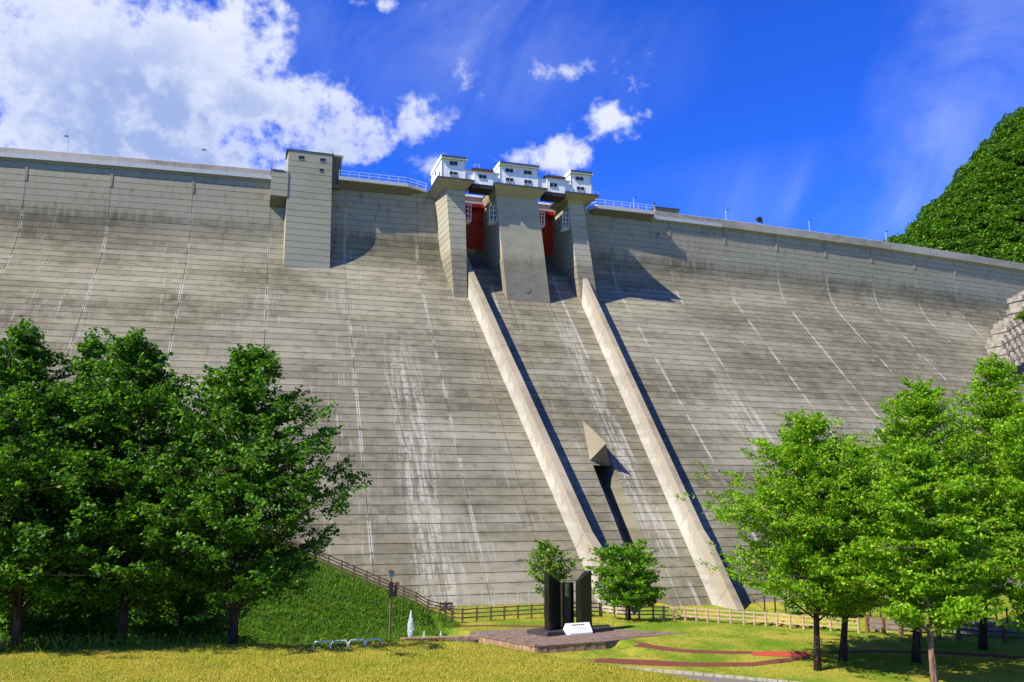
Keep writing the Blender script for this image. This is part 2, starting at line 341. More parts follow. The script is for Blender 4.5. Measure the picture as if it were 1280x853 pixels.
def hgt(X, Y):
    X = np.asarray(X, float); Y = np.asarray(Y, float)
    d = np.hypot(X, Y); a = np.arctan2(X, Y)
    e = np.interp(a, EDGE_A, EDGE_D)
    top = np.where(d < 31, 9.3 - 5.3 * d / 31, 4.0)
    top = np.where(Y < -2, 9.3, top)
    mnd = top * (1 - sstep(d - e, 0, 6.5))
    H = np.clip((17.4 - X) * .44, 0, 9.0)
    emb = H * sstep((Y - (71.5 - 1.6 * H)) / (1.6 * H + .01), 0, 1)
    # dip in front of the raised terrace
    def sd(p, q_):
        v = q_ - p; n = np.array([v[1], -v[0]]) / np.hypot(*v); return (X - p[0]) * n[0] + (Y - p[1]) * n[1]   # + = towards the camera side
    s1 = sd(TER[0], TER[1]); s2 = sd(TER[1], TER[2]); s = np.maximum(s1, s2)
    dip = -.5 * sstep(s, -.7, -.35) * (1 - sstep(s, 3.0, 6.0)) * (1 - sstep(X, 26.7, 27.5)) * sstep(X, 14, 16) * (Y > 50)
    # lawn beyond the channel wall on the right
    v = WALLP[1] - WALLP[0]; n = np.array([-v[1], v[0]]) / np.hypot(*v); n = n if n[1] > 0 else -n
    w = (X - WALLP[0][0]) * n[0] + (Y - WALLP[0][1]) * n[1]
    w = np.minimum(w, Y - np.interp(X, FENY[:, 0], FENY[:, 1]) - 1.3)
    Ye = np.interp(X, BANK[:, 0], BANK[:, 1]); Ys = np.where(X < BANK[0, 0], 68 - .57 * (X - 34) + 1.2, Ye)
    rise = np.where(w > 0, .85 * sstep(w, 0, .25), 0) * sstep(X, 41, 44) * (1 - sstep(Y - Ye, 0, 1.2))
    rise = rise - 1.6 * sstep(Y - Ys, .2, 3.5) * sstep(X, 30, 35)
    val = 1.15 * np.clip(X - 112, 0, 40) * sstep(Y, 30, 70) + .9 * np.clip(-X - 48, 0, 60) * sstep(Y, 30, 70)
    return mnd + np.where(emb > rise, np.where(rise < 0, rise, emb), rise) + dip + val
def ground(name, xs, ys):
    X, Y = np.meshgrid(xs, ys); Z = hgt(X, Y); V = np.stack([X, Y, Z], -1).reshape(-1, 3)
    nx, ny = len(xs), len(ys); i = np.arange(nx * ny).reshape(ny, nx)
    F = np.stack([i[:-1, :-1], i[:-1, 1:], i[1:, 1:], i[1:, :-1]], -1).reshape(-1, 4)
    me = fastmesh(name, V, F, 4, True); return link(name, me, 'grass', kind='structure')
xs = np.concatenate([np.linspace(-600, -70, 12)[:-1], np.linspace(-70, -20, 40)[:-1], np.linspace(-20, 75, 240)[:-1], np.linspace(75, 140, 50)[:-1], np.linspace(140, 600, 12)])
ys = np.concatenate([np.linspace(-400, -10, 12)[:-1], np.linspace(-10, 25, 36)[:-1], np.linspace(25, 80, 165)[:-1], np.linspace(80, 129, 40), ])
ground('ground', xs, ys)
for k, (xa, xb, za, zb) in enumerate(((-3000, 3000, -.6, -.6),)):
    MB().box(-3000, 3000, -3000, 3000, -3.0, -.75).build('valley_floor', 'grass', kind='structure')

def ribbon(name, up, lo, mat, z=.012, thick=.03, **kw):
    """flat surfacing between two measured edge lines on the lawn"""
    n = 40
    def res(l):
        l = np.array(l, float); s = np.r_[0, np.cumsum(np.hypot(*np.diff(l, axis=0).T))]; u = np.linspace(0, s[-1], n)
        return np.stack([np.interp(u, s, l[:, 0]), np.interp(u, s, l[:, 1])], 1)
    U = [atZ(*p) for p in res(up)]; L = [atZ(*p) for p in res(lo)]; mb = MB()
    for a, b in zip(L, U):
        mb.v += [(a[0], a[1], float(hgt(a[0], a[1])) + z), (b[0], b[1], float(hgt(b[0], b[1])) + z), (a[0], a[1], -.7), (b[0], b[1], -.7)]
    for i in range(n - 1):
        o = i * 4; mb.f += [(o, o + 4, o + 5, o + 1), (o, o + 2, o + 6, o + 4), (o + 1, o + 5, o + 7, o + 3)]
    return mb.build(name, mat, **kw)
Z8 = lambda x, y: (700 + x / 4.923, 780 + y / 4.923)
ribbon('footpath', [Z8(*p) for p in ((400, 98), (430, 98), (560, 130), (760, 160), (1000, 168), (1190, 171))],
       [Z8(*p) for p in ((345, 113), (480, 140), (640, 165), (820, 180), (1000, 186), (1190, 186))], 'red_path', .03, kind='structure')
ribbon('footpath', [Z8(*p) for p in ((-40, 203), (280, 213), (600, 228), (820, 240), (1180, 240), (1290, 225), (1540, 195))],
       [Z8(*p) for p in ((-40, 228), (300, 243), (640, 262), (900, 264), (1180, 262), (1340, 244), (1540, 214))], 'red_path', .03, kind='structure')
ribbon('footpath', [(942, 815.5), (975, 815), (1012, 815.5)], [(939, 819.5), (980, 821.5), (1013, 820)], 'bright_red_path', .045, kind='structure')
ribbon('footpath', [(1014, 815.5), (1090, 813), (1180, 815), (1300, 822)], [(1014, 817.5), (1090, 815.5), (1180, 818), (1300, 825.5)], 'red_path', .03, kind='structure')
ribbon('footpath', [(560, 783), (620, 781.5), (680, 783)], [(560, 784.5), (620, 783), (690, 785.5)], 'red_path', .03, kind='structure')
kerb_u = [Z8(*p) for p in ((40, 256), (300, 268), (480, 280), (760, 303), (1000, 325), (1280, 350), (1600, 382))]
ribbon('road', [(x, y + 2) for x, y in kerb_u], [(660, 870), (760, 885), (900, 905), (1100, 930)], 'asphalt', .008, kind='structure')
kr = thing('kerb', 'pale stone kerb edging the asphalt path below the grass mound', 'kerb')
kp = np.array([atZ(x, y + 1.0) for x, y in kerb_u]); ks = np.r_[0, np.cumsum(np.hypot(*np.diff(kp[:, :2], axis=0).T))]
for i in range(int(ks[-1] / .62)):
    a, b = (np.array([np.interp(u, ks, kp[:, j]) for j in (0, 1)]) for u in (i * .62, i * .62 + .58))
    hz = float(hgt(*a)); MB().bar((*a, hz + .04), (*b, float(hgt(*b)) + .04), .16, .22).build('kerb_block', 'kerb_stone', kr)

# ------------------------------------------------------------------ the dam
def shift(x): return 4.0 * ((x - 40) / 85) ** 2
def prof(z):
    if z <= 42.5: return 81.8 + .95 * z
    if z <= 50: u = z - 42.5; return 122.175 + .95 * u - .95 * u * u / 15
    return 125.74
def FY(x, z): return prof(z) + shift(x)
JOINTS = [JX0 + JW * n for n in range(-7, 17)]
dam = thing('concrete_dam', 'huge weathered grey concrete gravity dam filling the valley behind the trees', 'dam')
TR0, TR1, TRZ = 40.15, 42.8, 14.2
BAYS = [(30.0, 36.9), (43.6, 49.9)]
cols = sorted(set(JOINTS + [TR0, TR1] + [v for b in BAYS for v in b]))
def in_bay(a, b): return any(a >= p - 1e-6 and b <= q_ + 1e-6 for p, q_ in BAYS)
def bay_rec(z): return 0.0 if z < 45.9 else min(9.0, (z - 45.9) * 1.3)
zl = [-3.0, -2 * LIFT, -LIFT] + [LIFT * k for k in range(0, 62)]
mb = MB()
for a, b in zip(cols, cols[1:]):
    zz = list(zl); tr = abs(a - TR0) < 1e-6
    if tr: zz = sorted(zz + [TRZ, TRZ + .02])
    base = len(mb.v)
    if in_bay(a, b): zz = [z for z in zz if z < 57.0]
    for z in zz:
        rec = 5.0 if tr and z <= TRZ else (bay_rec(z) if in_bay(a, b) else 0)
        mb.v += [(a, FY(a, z) + .09 + rec, z), (b, FY(b, z) + .09 + rec, z), (b, 146.0, z), (a, 146.0, z)]
    for i in range(len(zz) - 1):
        o = base + 4 * i; mb.f += [(o, o + 1, o + 5, o + 4), (o + 1, o + 2, o + 6, o + 5), (o + 3, o, o + 4, o + 7), (o + 2, o + 3, o + 7, o + 6)]
    o = base + 4 * (len(zz) - 1); mb.f.append((o, o + 1, o + 2, o + 3))
mb.build('dam_core', 'dam_concrete', dam)
def panel(mb, x0, x1, z0, z1, off=0.0):
    g = .032; xa, xb, za, zb = x0 + .035, x1 - .035, z0 + g, z1 - g
    c = []
    for dy in (0.0, .13):
        c += [(xa, FY(x0, za) + dy - off, za), (xb, FY(x1, za) + dy - off, za), (xb, FY(x1, zb) + dy - off, zb), (xa, FY(x0, zb) + dy - off, zb)]
    b = len(mb.v); mb.v += c
    mb.f += [tuple(b + i for i in f) for f in ((0, 1, 2, 3), (1, 5, 6, 2), (5, 4, 7, 6), (4, 0, 3, 7), (3, 2, 6, 7), (4, 5, 1, 0))]
    return mb
plist = []
for a, b in zip(cols, cols[1:]):
    for k in range(-2, 61):
        z0, z1 = k * LIFT, (k + 1) * LIFT
        tr = abs(a - TR0) < 1e-6
        if tr and z0 < TRZ: continue
        if in_bay(a, b) and z0 > 45.5: continue
        x_, y_, dd = proj(((a + b) / 2, FY((a + b) / 2, z0), z0)); vis = (-60 < x_ < 1340 and 100 < y_ < 775 and not (x_ < 400 and y_ > 480) and not (x_ > 930 and y_ > 600))
        plist.append((0 if vis else 1, dd, a, b, z0, z1))
plist.sort(); rest = MB()
for i, (v, dd, a, b, z0, z1) in enumerate(plist):
    off = random.uniform(0, .03)
    if i < 290: panel(MB(), a, b, z0, z1, off).build('concrete_panel', 'dam_concrete', dam)
    else: panel(rest, a, b, z0, z1, off)
rest.build('concrete_panels', 'dam_concrete', dam, kind='stuff')
# spillway bays: sloping crest sills behind the gates come with the gate piers below
# crest: overhanging slab and parapet
def crest(x0, x1, y_off, z0, z1, name, mat, step=JW / 3, depth=2.2, gap=.02):
    n = max(1, round((x1 - x0) / step)); o = []
    for i in range(n):
        a = x0 + (x1 - x0) * i / n; b = x0 + (x1 - x0) * (i + 1) / n - gap
        ya, yb = 125.74 + shift(a) + y_off, 125.74 + shift(b) + y_off
        MB().hexa([(a, ya, z0), (b, yb, z0), (b, yb + depth, z0), (a, ya + depth, z0), (a, ya, z1), (b, yb, z1), (b, yb + depth, z1), (a, ya + depth, z1)]).build(name, mat, dam)
crest(-77, 2, -.5, 57.98, 58.6, 'crest_slab', 'fascia_paint'); crest(56.5, 79, -.5, 57.98, 58.6, 'crest_slab', 'fascia_paint')
crest(79, 175, -.5, 57.98, 58.6, 'crest_slab', 'parapet_concrete')
crest(-77, 2, -.46, 58.6, 59.38, 'parapet', 'parapet_concrete', depth=.35); crest(56.5, 175, -.46, 58.6, 59.4, 'parapet', 'parapet_concrete', depth=.35)
def handrail(parent, pts, h, name='handrail', mat='silver_steel', sp=1.5, th=.05, mids=1):
    mb = MB()
    for a, b in zip(pts, pts[1:]):
        a = np.array(a, float); b = np.array(b, float)
        for f in [1.0] + [(i + 1) / (mids + 1) for i in range(mids)]:
            mb.bar(a + (0, 0, h * f), b + (0, 0, h * f), th)
        n = max(1, int(np.linalg.norm(b - a) / sp))
        for i in range(n + 1): p = a + (b - a) * i / n; mb.bar(p, p + (0, 0, h), th)
    return mb.build(name, mat, parent)
for xa, xb in ((-60, 2), (56.5, 172)):
    xsr = np.linspace(xa, xb, 9); handrail(dam, [(x, 125.6 + shift(x), 59.4) for x in xsr], .16, sp=3.0, th=.035, mids=0)
# dark vertical drains under the crest at every block joint
for j in JOINTS:
    if -60 < j < 140 and not (30 < j < 50): MB().box(j - .16, j + .16, FY(j, 57) - .09, FY(j, 57) - .03, 54.9, 57.9).build('drain_stain_strip', 'cap_concrete', dam)

# overhanging walkways beside the gates
def walkway(name, label, pts, z0, z1, back):
    w = thing(name, label, 'walkway')
    mb = MB(); n = len(pts)
    poly = [(p[0], p[1]) for p in pts] + [(pts[-1][0], back), (pts[0][0], back)]
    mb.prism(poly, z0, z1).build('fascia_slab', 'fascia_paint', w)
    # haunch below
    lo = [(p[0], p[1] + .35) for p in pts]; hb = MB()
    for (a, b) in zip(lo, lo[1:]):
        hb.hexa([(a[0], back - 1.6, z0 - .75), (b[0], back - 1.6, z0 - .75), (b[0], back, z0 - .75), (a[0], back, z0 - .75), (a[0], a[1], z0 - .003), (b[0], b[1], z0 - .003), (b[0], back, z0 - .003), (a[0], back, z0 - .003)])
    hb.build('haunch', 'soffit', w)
    handrail(w, [(p[0], p[1] + .08, z1) for p in pts], .95, sp=1.4, th=.05)
    return w
wl = [atY(424, 220, 124.0), atY(510, 231, 124.0), atY(533, 243, 125.6)]
zf = wl[0][2]
walkway('crest_walkway', 'overhanging pale crest walkway with railing between lift tower and left gate house', [(p[0], p[1]) for p in wl], zf - .55, zf, 127.5)
wr = [atY(736, 262, 125.7), atY(746.4, 256, 124.3), atY(818.7, 264, 124.3)]; zf2 = wr[1][2]
walkway('crest_walkway', 'overhanging pale crest walkway with railing right of the right gate house', [(wr[0][0], 125.7), (wr[1][0], 124.3), (wr[2][0], 124.3)], zf2 - .6, zf2 + .05, 127.5)

# ------------------------------------------------------------------ stacked blocks between measured corners
def lerp8(B, T, f): return [np.array(b) + (np.array(t) - np.array(b)) * f for b, t in zip(B, T)]
def stack(parent, B, T, z0, z1, lift, mat, name='concrete_lift', gap=.07, inset=.09, phase=0.0):
    """courses of concrete between quads B (at z0) and T (at z1), with recessed joints"""
    def at(z): f = (z - z0) / (z1 - z0); return [np.array([*(np.array(b)[:2] + (np.array(t)[:2] - np.array(b)[:2]) * f), z]) for b, t in zip(B, T)]
    def ins(qd, s):
        c = sum(qd) / 4; return [p + (c - p) / np.maximum(np.abs(c - p), .01) * s * np.array([1, 1, 0]) for p in qd]
    MB().hexa(ins(at(z0), inset) + ins(at(z1), inset)).build('inner_core', mat, parent)
    z = z0 + phase
    while z < z1 - .05:
        ze = min(z + lift, z1 + gap)
        MB().hexa(at(z + gap / 2) + at(ze - gap / 2)).build(name, mat, parent); z = ze
def quadAt(fl, fr, yf, yb, z, blx=0.0): return [(fl, yf, z), (fr, yf, z), (fr, yb, z), (fl + blx, yb, z)]
def xat(px, py, Y): return atY(px, py, Y)[0]
def xz(px, py, Y): p = atY(px, py, Y); return p[0], p[2]
def edgeX(p1, p2, Y, za, zb):
    """X of a measured near-vertical edge at heights za and zb"""
    (x1, z1), (x2, z2) = xz(*p1, Y), xz(*p2, Y); k = (x2 - x1) / (z2 - z1); return x1 + k * (za - z1), x1 + k * (zb - z1)

# lift tower
tw = thing('lift_tower', 'tall plain grey concrete lift tower standing on the left part of the dam', 'tower')
YT = 124.0
l0, l1 = edgeX((355.5, 318), (361, 188), YT, 42, 61); r0, r1 = edgeX((412.6, 322), (415.6, 193), YT, 42, 61)
ztop = xz(388, 190.5, YT)[1]
stack(tw, quadAt(l0, r0, YT, 128, 42, -.2), quadAt(l1, r1, YT, 128, 61, -.2), 42, ztop - 1.65, .98, 'tower_concrete')
MB().hexa([(l1, YT, ztop - 1.66), (r1, YT, ztop - 1.66), (r1, 128, ztop - 1.66), (l1 - .2, 128, ztop - 1.66), (l1, YT, ztop), (r1, YT, ztop), (r1, 128, ztop), (l1 - .2, 128, ztop)]).build('top_block', 'tower_concrete', tw)
def window(parent, x0, y0, x1, y1, Y, panes=2, frame='white_panel', proud=.06):
    """window measured by its corners on the plane Y"""
    a = atY(x0, y0, Y); b = atY(x1, y1, Y); xa, xb, zb, za = a[0], b[0], a[2], b[2]; zc = (za + zb) / 2; h = abs(zb - za) / 2; za, zb = zc - h, zc + h
    f = MB(); t = .06
    f.box(xa - t, xb + t, Y - proud, Y + .05, zb, zb + t).box(xa - t, xb + t, Y - proud - .05, Y + .05, za - t, za).box(xa - t, xa, Y - proud, Y + .05, za, zb).box(xb, xb + t, Y - proud, Y + .05, za, zb)
    for i in range(1, panes): xm = xa + (xb - xa) * i / panes; f.box(xm - .025, xm + .025, Y - proud + .01, Y + .05, za, zb)
    w = f.build('window', frame, parent)
    for i in range(panes):
        p0 = xa + (xb - xa) * i / panes; p1 = xa + (xb - xa) * (i + 1) / panes
        MB().box(p0, p1, Y - .025, Y + .04, za, zb).build('pane', 'window_glass', w)
window(tw, 373.4, 194.8, 380.2, 199.6, YT, 2, 'tower_concrete', .015); window(tw, 400.3, 197.8, 407.0, 202.4, YT, 2, 'tower_concrete', .015); window(tw, 399.5, 210.8, 404.5, 215, YT, 1, 'tower_concrete', .015)
MB().box(l1 - .35, r1 + .2, YT - .1, 128.2, ztop, ztop + .12).build('roof', 'dark_roof', tw)
handrail(tw, [(l1, YT + .1, ztop + .12), (r1, YT + .1, ztop + .12), (r1 + .1, 128, ztop + .12)], .55, sp=1.6, th=.04, mids=0)
a = atY(415, 197, 125); b = atY(425, 234, 125)
MB().box(r1 - .1, b[0] + .1, 125.4, 128, b[2] - .1, a[2] + .35).build('canopy_shade_box', 'soffit', tw)  # dark box stands in for the shade beneath the open side canopy
MB().box(r1 - .1, b[0] + .35, 124.7, 128.3, a[2] + .35, a[2] + .6).build('side_canopy', 'white_panel', tw)
# box left of the tower
lb = thing('stair_block', 'small overhanging concrete block attached at the left side of the lift tower', 'concrete block')
a = atY(339.5, 212.5, 123.9); b = atY(358, 246, 123.9)
stack(lb, quadAt(a[0], l1 + .1, 123.9, 127.9, b[2]), quadAt(a[0], l1 + .1, 123.9, 127.9, a[2]), b[2], a[2], .98, 'tower_concrete')
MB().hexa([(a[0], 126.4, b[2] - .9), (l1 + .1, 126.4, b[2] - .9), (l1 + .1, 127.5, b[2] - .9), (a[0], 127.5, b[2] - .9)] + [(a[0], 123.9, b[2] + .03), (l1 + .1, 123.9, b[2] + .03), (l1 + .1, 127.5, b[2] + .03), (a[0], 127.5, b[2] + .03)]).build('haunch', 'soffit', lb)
MB().box(a[0] - .08, l1 - .5, 123.8, 127.9, a[2] + .03, a[2] + .12).build('roof', 'dark_roof', lb)

# ------------------------------------------------------------------ gate piers, platforms, houses
YP = 119.9; YF = 118.2
PT = {}
def pier(label, bl, br, tl, tr, Yf, back, backtop_x=None, mat='pier_concrete', z0=37.0, z1=57.6, courses=True, backshift=(0, 0)):
    PT[label] = z1
    p = thing('gate_pier', label, 'pier', group=None)
    la, lt = edgeX(bl, tl, Yf, z0, z1); ra, rt = edgeX(br, tr, Yf, z0, z1)
    B = [(la, Yf, z0), (ra, Yf, z0), (ra, back, z0), (la + backshift[0], back, z0)]; T = [(lt, Yf, z1), (rt, Yf, z1), (rt, back, z1), (lt + backshift[1], back, z1)]
    if courses: stack(p, B, T, z0, z1, LIFT, mat)
    else: MB().hexa(B + T).build('shaft', mat, p)
    return p, lt, rt
p1, p1l, p1r = pier('left gate pier with a bright sunlit side and ribbed concrete courses', (567.4, 370.4), (584.3, 372), (558.8, 250), (581.5, 250), YP, 134, mat='stained_pier', backshift=(0, -1.2), z1=57.2)
p2, p2l, p2r = pier('broad central gate pier with a round medallion near its stained foot', (634.2, 375.4), (687.7, 377), (621.2, 255), (672.3, 252), YP, 134, mat='stained_pier', courses=False, z1=56.9)
p3, p3l, p3r = pier('right gate pier whose shadow falls across the dam face', (721.5, 340), (745.7, 367.7), (711, 262), (731.0, 268), 120.3, 134, mat='stained_pier')
c = atY(659.3, 362.5, YP); n = 20
for pt, (rr, dy) in (('medallion_ring', (.62, .025)), ('medallion_disc', (.5, .045))):
    mb = MB(); mb.v = [(c[0] + rr * math.cos(2 * math.pi * k / n), YP - d_, c[2] + rr * math.sin(2 * math.pi * k / n)) for d_ in (-.05, dy) for k in range(n)]
    mb.f = [tuple(n + k for k in range(n))] + [(k, (k + 1) % n, n + (k + 1) % n, n + k) for k in range(n)]; mb.build(pt, 'stained_pier', p2)
# platforms: pixel corners of the front lower edge
houses = []
def platform(p, fl, fr, lt, rt, Yf, zt):
    a = atY(*fl, YF); b = atY(*fr, YF); z = (a[2] + b[2]) / 2
    MB().hexa([(lt, Yf, zt - .02), (rt, Yf, zt - .02), (rt, 125.6, zt - .02), (lt - .3, 125.6, zt - .02), (a[0], YF + .1, z), (b[0], YF + .1, z), (b[0], 126, z), (a[0], 126, z)]).build('corbel', 'pier_concrete', p)
    MB().box(a[0] - .05, b[0] + .05, YF, 126.05, z + .003, z + .26).build('platform_edge', 'dark_roof', p)
    handrail(p, [(a[0] + .05, YF + .08, z + .265), (b[0] - .05, YF + .08, z + .265)], .42, sp=.9, th=.03, mids=0)
    return a[0], b[0], z + .263
P = [platform(p1, (547.2, 222), (593, 226.5), p1l, p1r, YP, 57.2), platform(p2, (619, 230), (684.3, 237), p2l, p2r, YP, 56.9), platform(p3, (706.9, 240), (749, 246), p3l, p3r, 120.3, 57.6)]
YH = 118.65
def house(label, x0, x1, xe0, xe1, zb, ztop, zlow, wins, win2=()):
    """tall block x0..x1, low side blocks out to xe0 / xe1"""
    h = thing('gate_house', label, 'gate house')
    MB().box(x0, x1, YH, 126, zb, ztop).build('wall', 'white_panel', h)
    rf = MB().hexa([(x0 - .12, YH - .5, ztop + .18), (x1 + .12, YH - .5, ztop + .18), (x1 + .12, 126.2, ztop + .003), (x0 - .12, 126.2, ztop + .003), (x0 - .12, YH - .5, ztop + .42), (x1 + .12, YH - .5, ztop + .42), (x1 + .12, 126.2, ztop + .22), (x0 - .12, 126.2, ztop + .22)]).build('roof', 'dark_roof', h)
    MB().box(x0 - .14, x0 - .02, YH - .49, 126.1, ztop - .15, ztop + .44).build('verge_board', 'white_panel', h)
    MB().box(x1 + .02, x1 + .14, YH - .49, 126.1, ztop - .05, ztop + .44).build('verge_board', 'white_panel', h)
    MB().box(x0 + .01, x1 - .01, YH - .46, YH - .01, ztop - .05, ztop + .15).build('eave_soffit', 'steel', h)
    for a_, b_ in ((xe0, x0), (x1, xe1)):
        if b_ - a_ > .15:
            MB().box(a_, b_ - .003, YH + .12, 122.5, zb, zlow).build('low_wing', 'white_panel', h)
            MB().box(a_, b_ - .003, YH + .02, 122.6, zlow + .003, zlow + .12).build('wing_roof', 'steel', h)
    for w in wins: window(h, *w, YH, 2, 'steel')
    for k in range(1, int((x1 - x0) / 1.0)):
        MB().box(x0 + k * 1.0 - .015, x0 + k * 1.0 + .015, YH - .012, YH, zb, ztop - .06).build('panel_joint', 'steel', h)
    for xx in (x0 + .06, x1 - .06):
        MB().tube([(xx, YH - .05, zb + .02), (xx, YH - .05, ztop - .1)], .035, 6).build('downpipe', 'steel', h)
    MB().tube([(x1 - .3, YH - .3, ztop + .4), (x1 - .3, YH - .3, ztop + 1.0)], .025, 5).build('roof_rod', 'dark_steel', h)
    return h
za = atY(552, 200, YH)[2]; 
h1 = (xat(551.7, 205, YH), xat(581.8, 208, YH)); h1t = atY(566, 194.8, YH - .5)[2] - .42
house('white two-storey gate house on the left pier', h1[0], h1[1], h1[0], xat(594, 212, YH), P[0][2], h1t, h1t - 1.45,
      [(562, 201.5, 571.6, 207.5), (562, 214.5, 571.6, 220.2)])
for (yy0, yy1) in ((122.2, 123.3), (119.3, 120.3)):
    zz = h1t - .9 if yy0 > 121 else h1t - 2.1
    MB().box(h1[0] - .03, h1[0] + .02, yy0, yy1, zz - .35, zz + .35).build('side_window', 'window_glass', bpy.data.objects['gate_house'])
h2 = (xat(624.4, 212, YH), xat(672.5, 216, YH)); h2t = atY(648, 204.2, YH - .5)[2] - .42
house('wide white two-storey gate house on the central pier', h2[0], h2[1], xat(616.5, 225, YH), xat(682, 225, YH), P[1][2], h2t, h2t - 1.5,
      [(632, 210.8, 641.2, 216.2), (655, 213.3, 664.3, 218.8), (632.2, 222.3, 641.6, 228.2), (655.2, 225, 664.5, 231)])
h3 = (xat(712.8, 222, YH), xat(738.8, 226, YH)); h3t = atY(726, 213.6, YH - .5)[2] - .42
house('white two-storey gate house on the right pier', h3[0], h3[1], xat(704.6, 232, YH), xat(741, 240, YH), P[2][2], h3t, h3t - 1.35,
      [(719.8, 221, 729, 226.3), (721, 233.4, 730.2, 238.7)])
for k, (x0, x1, top, bot, wn, lab) in enumerate(((592.2, 616.3, 209.3, 229.5, (598.7, 218.6, 607.8, 224.3), 'small white bridge room linking the left and central gate houses'),
                                          (683.0, 706, 218.2, 239.5, (687.2, 229, 696.5, 235), 'small white bridge room linking the central and right gate houses'))):
    g = thing('bridge_room', lab, 'bridge room'); Yb = YH - .15
    a = atY(x0, top, Yb); b = atY(x1, top, Yb); zb = atY(x0, bot, Yb)[2]
    xa_, xb_ = a[0], b[0]
    MB().box(xa_, xb_, Yb, 121.5, zb, a[2] - .45).build('wall', 'white_panel', g)
    MB().box(xa_ - .25, xb_ + .02, Yb - .35, 121.7, a[2] - .44, a[2] - .18).build('roof', 'dark_roof', g)
    MB().box(xa_ - .2, xb_ - .02, Yb - .31, Yb - .25, a[2] - .56, a[2] - .443).build('roof_trim', 'red_paint', g)
    MB().box(xa_ - .1, xb_ + .1, Yb + .05, 121.4, zb - .6, zb - .003).build('beam', 'dark_steel', g)
    window(g, *wn, Yb, 2, 'steel')
    handrail(g, [(xa_, Yb - .1, a[2] - .1), (xa_ + .9, Yb - .1, a[2] - .1)], .6, sp=.5, th=.04)
# gates
for k, (x0, x1, lab, cl, cr) in enumerate(((p1r - .3, p2l + 0.1, 'red steel sluice gate in the left bay between piers', (581.5, 255, 588.8, 276), (612, 257, 621, 277.5)),
                                   (p2r - .3, p3l + 0.1, 'red steel sluice gate in the right bay between piers', (673, 265, 680.8, 282), (703.5, 266, 711, 286)))):
    g = thing('sluice_gate', lab, 'sluice gate'); mb = MB(); N = 10; R = 9.0
    for i in range(N + 1):
        f = i / N; z = 51.0 + 6.3 * f; y = 130.0 - 2.0 * math.sin(f * 1.5)
        mb.v += [(x0 - 1, y, z), (x1 + 1, y, z), (x1 + 1, y + .25, z), (x0 - 1, y + .25, z)]
    for i in range(N): o = 4 * i; mb.f += [(o, o + 1, o + 5, o + 4), (o + 2, o + 3, o + 7, o + 6)]
    mb.build('skin_plate', 'red_paint', g)
    for i in range(5):
        f = (i + .5) / 5; z = 51.2 + 6.0 * f; y = 130.0 - 2.0 * math.sin(f * 1.5)
        MB().box(x0 - 1, x1 + 1, y - .28, y + .01, z - .1, z + .1).build('girder', 'red_paint', g)
    for i in range(5):
        xm = x0 + (x1 - x0) * (i + .5) / 5
        mb2 = MB()
        for s_ in range(6):
            f0, f1 = s_ / 6, (s_ + 1) / 6
            mb2.bar((xm, 129.85 - 2.0 * math.sin(f0 * 1.5), 51.1 + 6.1 * f0), (xm, 129.85 - 2.0 * math.sin(f1 * 1.5), 51.1 + 6.1 * f1), .14, .2)
        mb2.build('stiffener', 'red_paint', g)
    MB().box(x0 - 1, x1 + 1, 126.4, 127.4, 57.0, 57.6).build('top_beam', 'red_paint', g)
    q_ = thing('bay_parapet', 'pale balustrade slab behind the %s red gate' % ('left' if k == 0 else 'right'), 'parapet')
    MB().box(x0 - 1, x1 + 1, 127.3, 127.6, 57.63, 59.0).build('wall', 'parapet_concrete', q_)
    MB().box(x0 - 1, x1 + 1, 127.1, 130.5, 59.02, 59.3).build('coping', 'white_panel', q_)
    for side, (cx0, cy0, cx1, cy1) in (('left', cl), ('right', cr)):
        Yc = 120.6
        a = atY(cx0, cy0, Yc); b = atY(cx1, cy1, Yc); cg = thing('access_balcony', 'small white caged balcony on the %s wall of the %s gate bay' % (side, ('left', 'right')[k]), 'balcony')
        xa_, xb_, zt_, zb_ = a[0], b[0], a[2], b[2]
        MB().box(xa_, xb_, Yc, Yc + 1.5, zb_ - .12, zb_).build('deck', 'white_panel', cg)
        mb = MB()
        for xx in np.linspace(xa_, xb_, 3):
            mb.bar((xx, Yc, zb_), (xx, Yc, zt_), .07)
        for zz in np.linspace(zb_ + .3, zt_, 4): mb.bar((xa_, Yc, zz), (xb_, Yc, zz), .06); mb.bar((xa_ if side == 'right' else xb_, Yc, zz), (xa_ if side == 'right' else xb_, Yc + 1.5, zz), .06)
        mb.build('cage', 'white_panel', cg)

# training walls of the spillway
NRM = np.array([0, -.725, .69])
def twall(label, xf, side, h=2.5, th=1.2):
    w = thing('training_wall', label, 'wall'); zs = np.arange(-3.2, 46.1, 2.0)
    zs = np.append(zs, 46.2)
    for a, b in zip(zs, zs[1:]):
        b2 = b - .02
        jx = random.uniform(-.012, .012)
        def ring(z):
            x = xf(z) + jx; y = 81.8 + .95 * z if z < 41 else prof(z); hh = h + (.5 if z < 4 else 0)
            p = np.array([x, y + .3, z]); qn = NRM * (hh + .3)
            sl = .25
            return [p, p + (th, 0, 0), p + (th, 0, 0) + qn, p + (sl, 0, 0) + qn]
        r1_, r2_ = ring(a), ring(b2)
        MB().hexa([r1_[0], r1_[1], r1_[2], r1_[3], r2_[0], r2_[1], r2_[2], r2_[3]]).build('wall_segment', 'wall_concrete', w)
        MB().hexa([r1_[3] + NRM * .003 , r1_[2] + NRM * .003, r1_[2] + NRM * .10, r1_[3] + NRM * .10, r2_[3] + NRM * .003, r2_[2] + NRM * .003, r2_[2] + NRM * .10, r2_[3] + NRM * .10]).build('wall_cap', 'cap_concrete', w)
    return w
twall('long pale training wall down the left edge of the spillway chute', lambda z: 34.75 - .108 * z, -1)
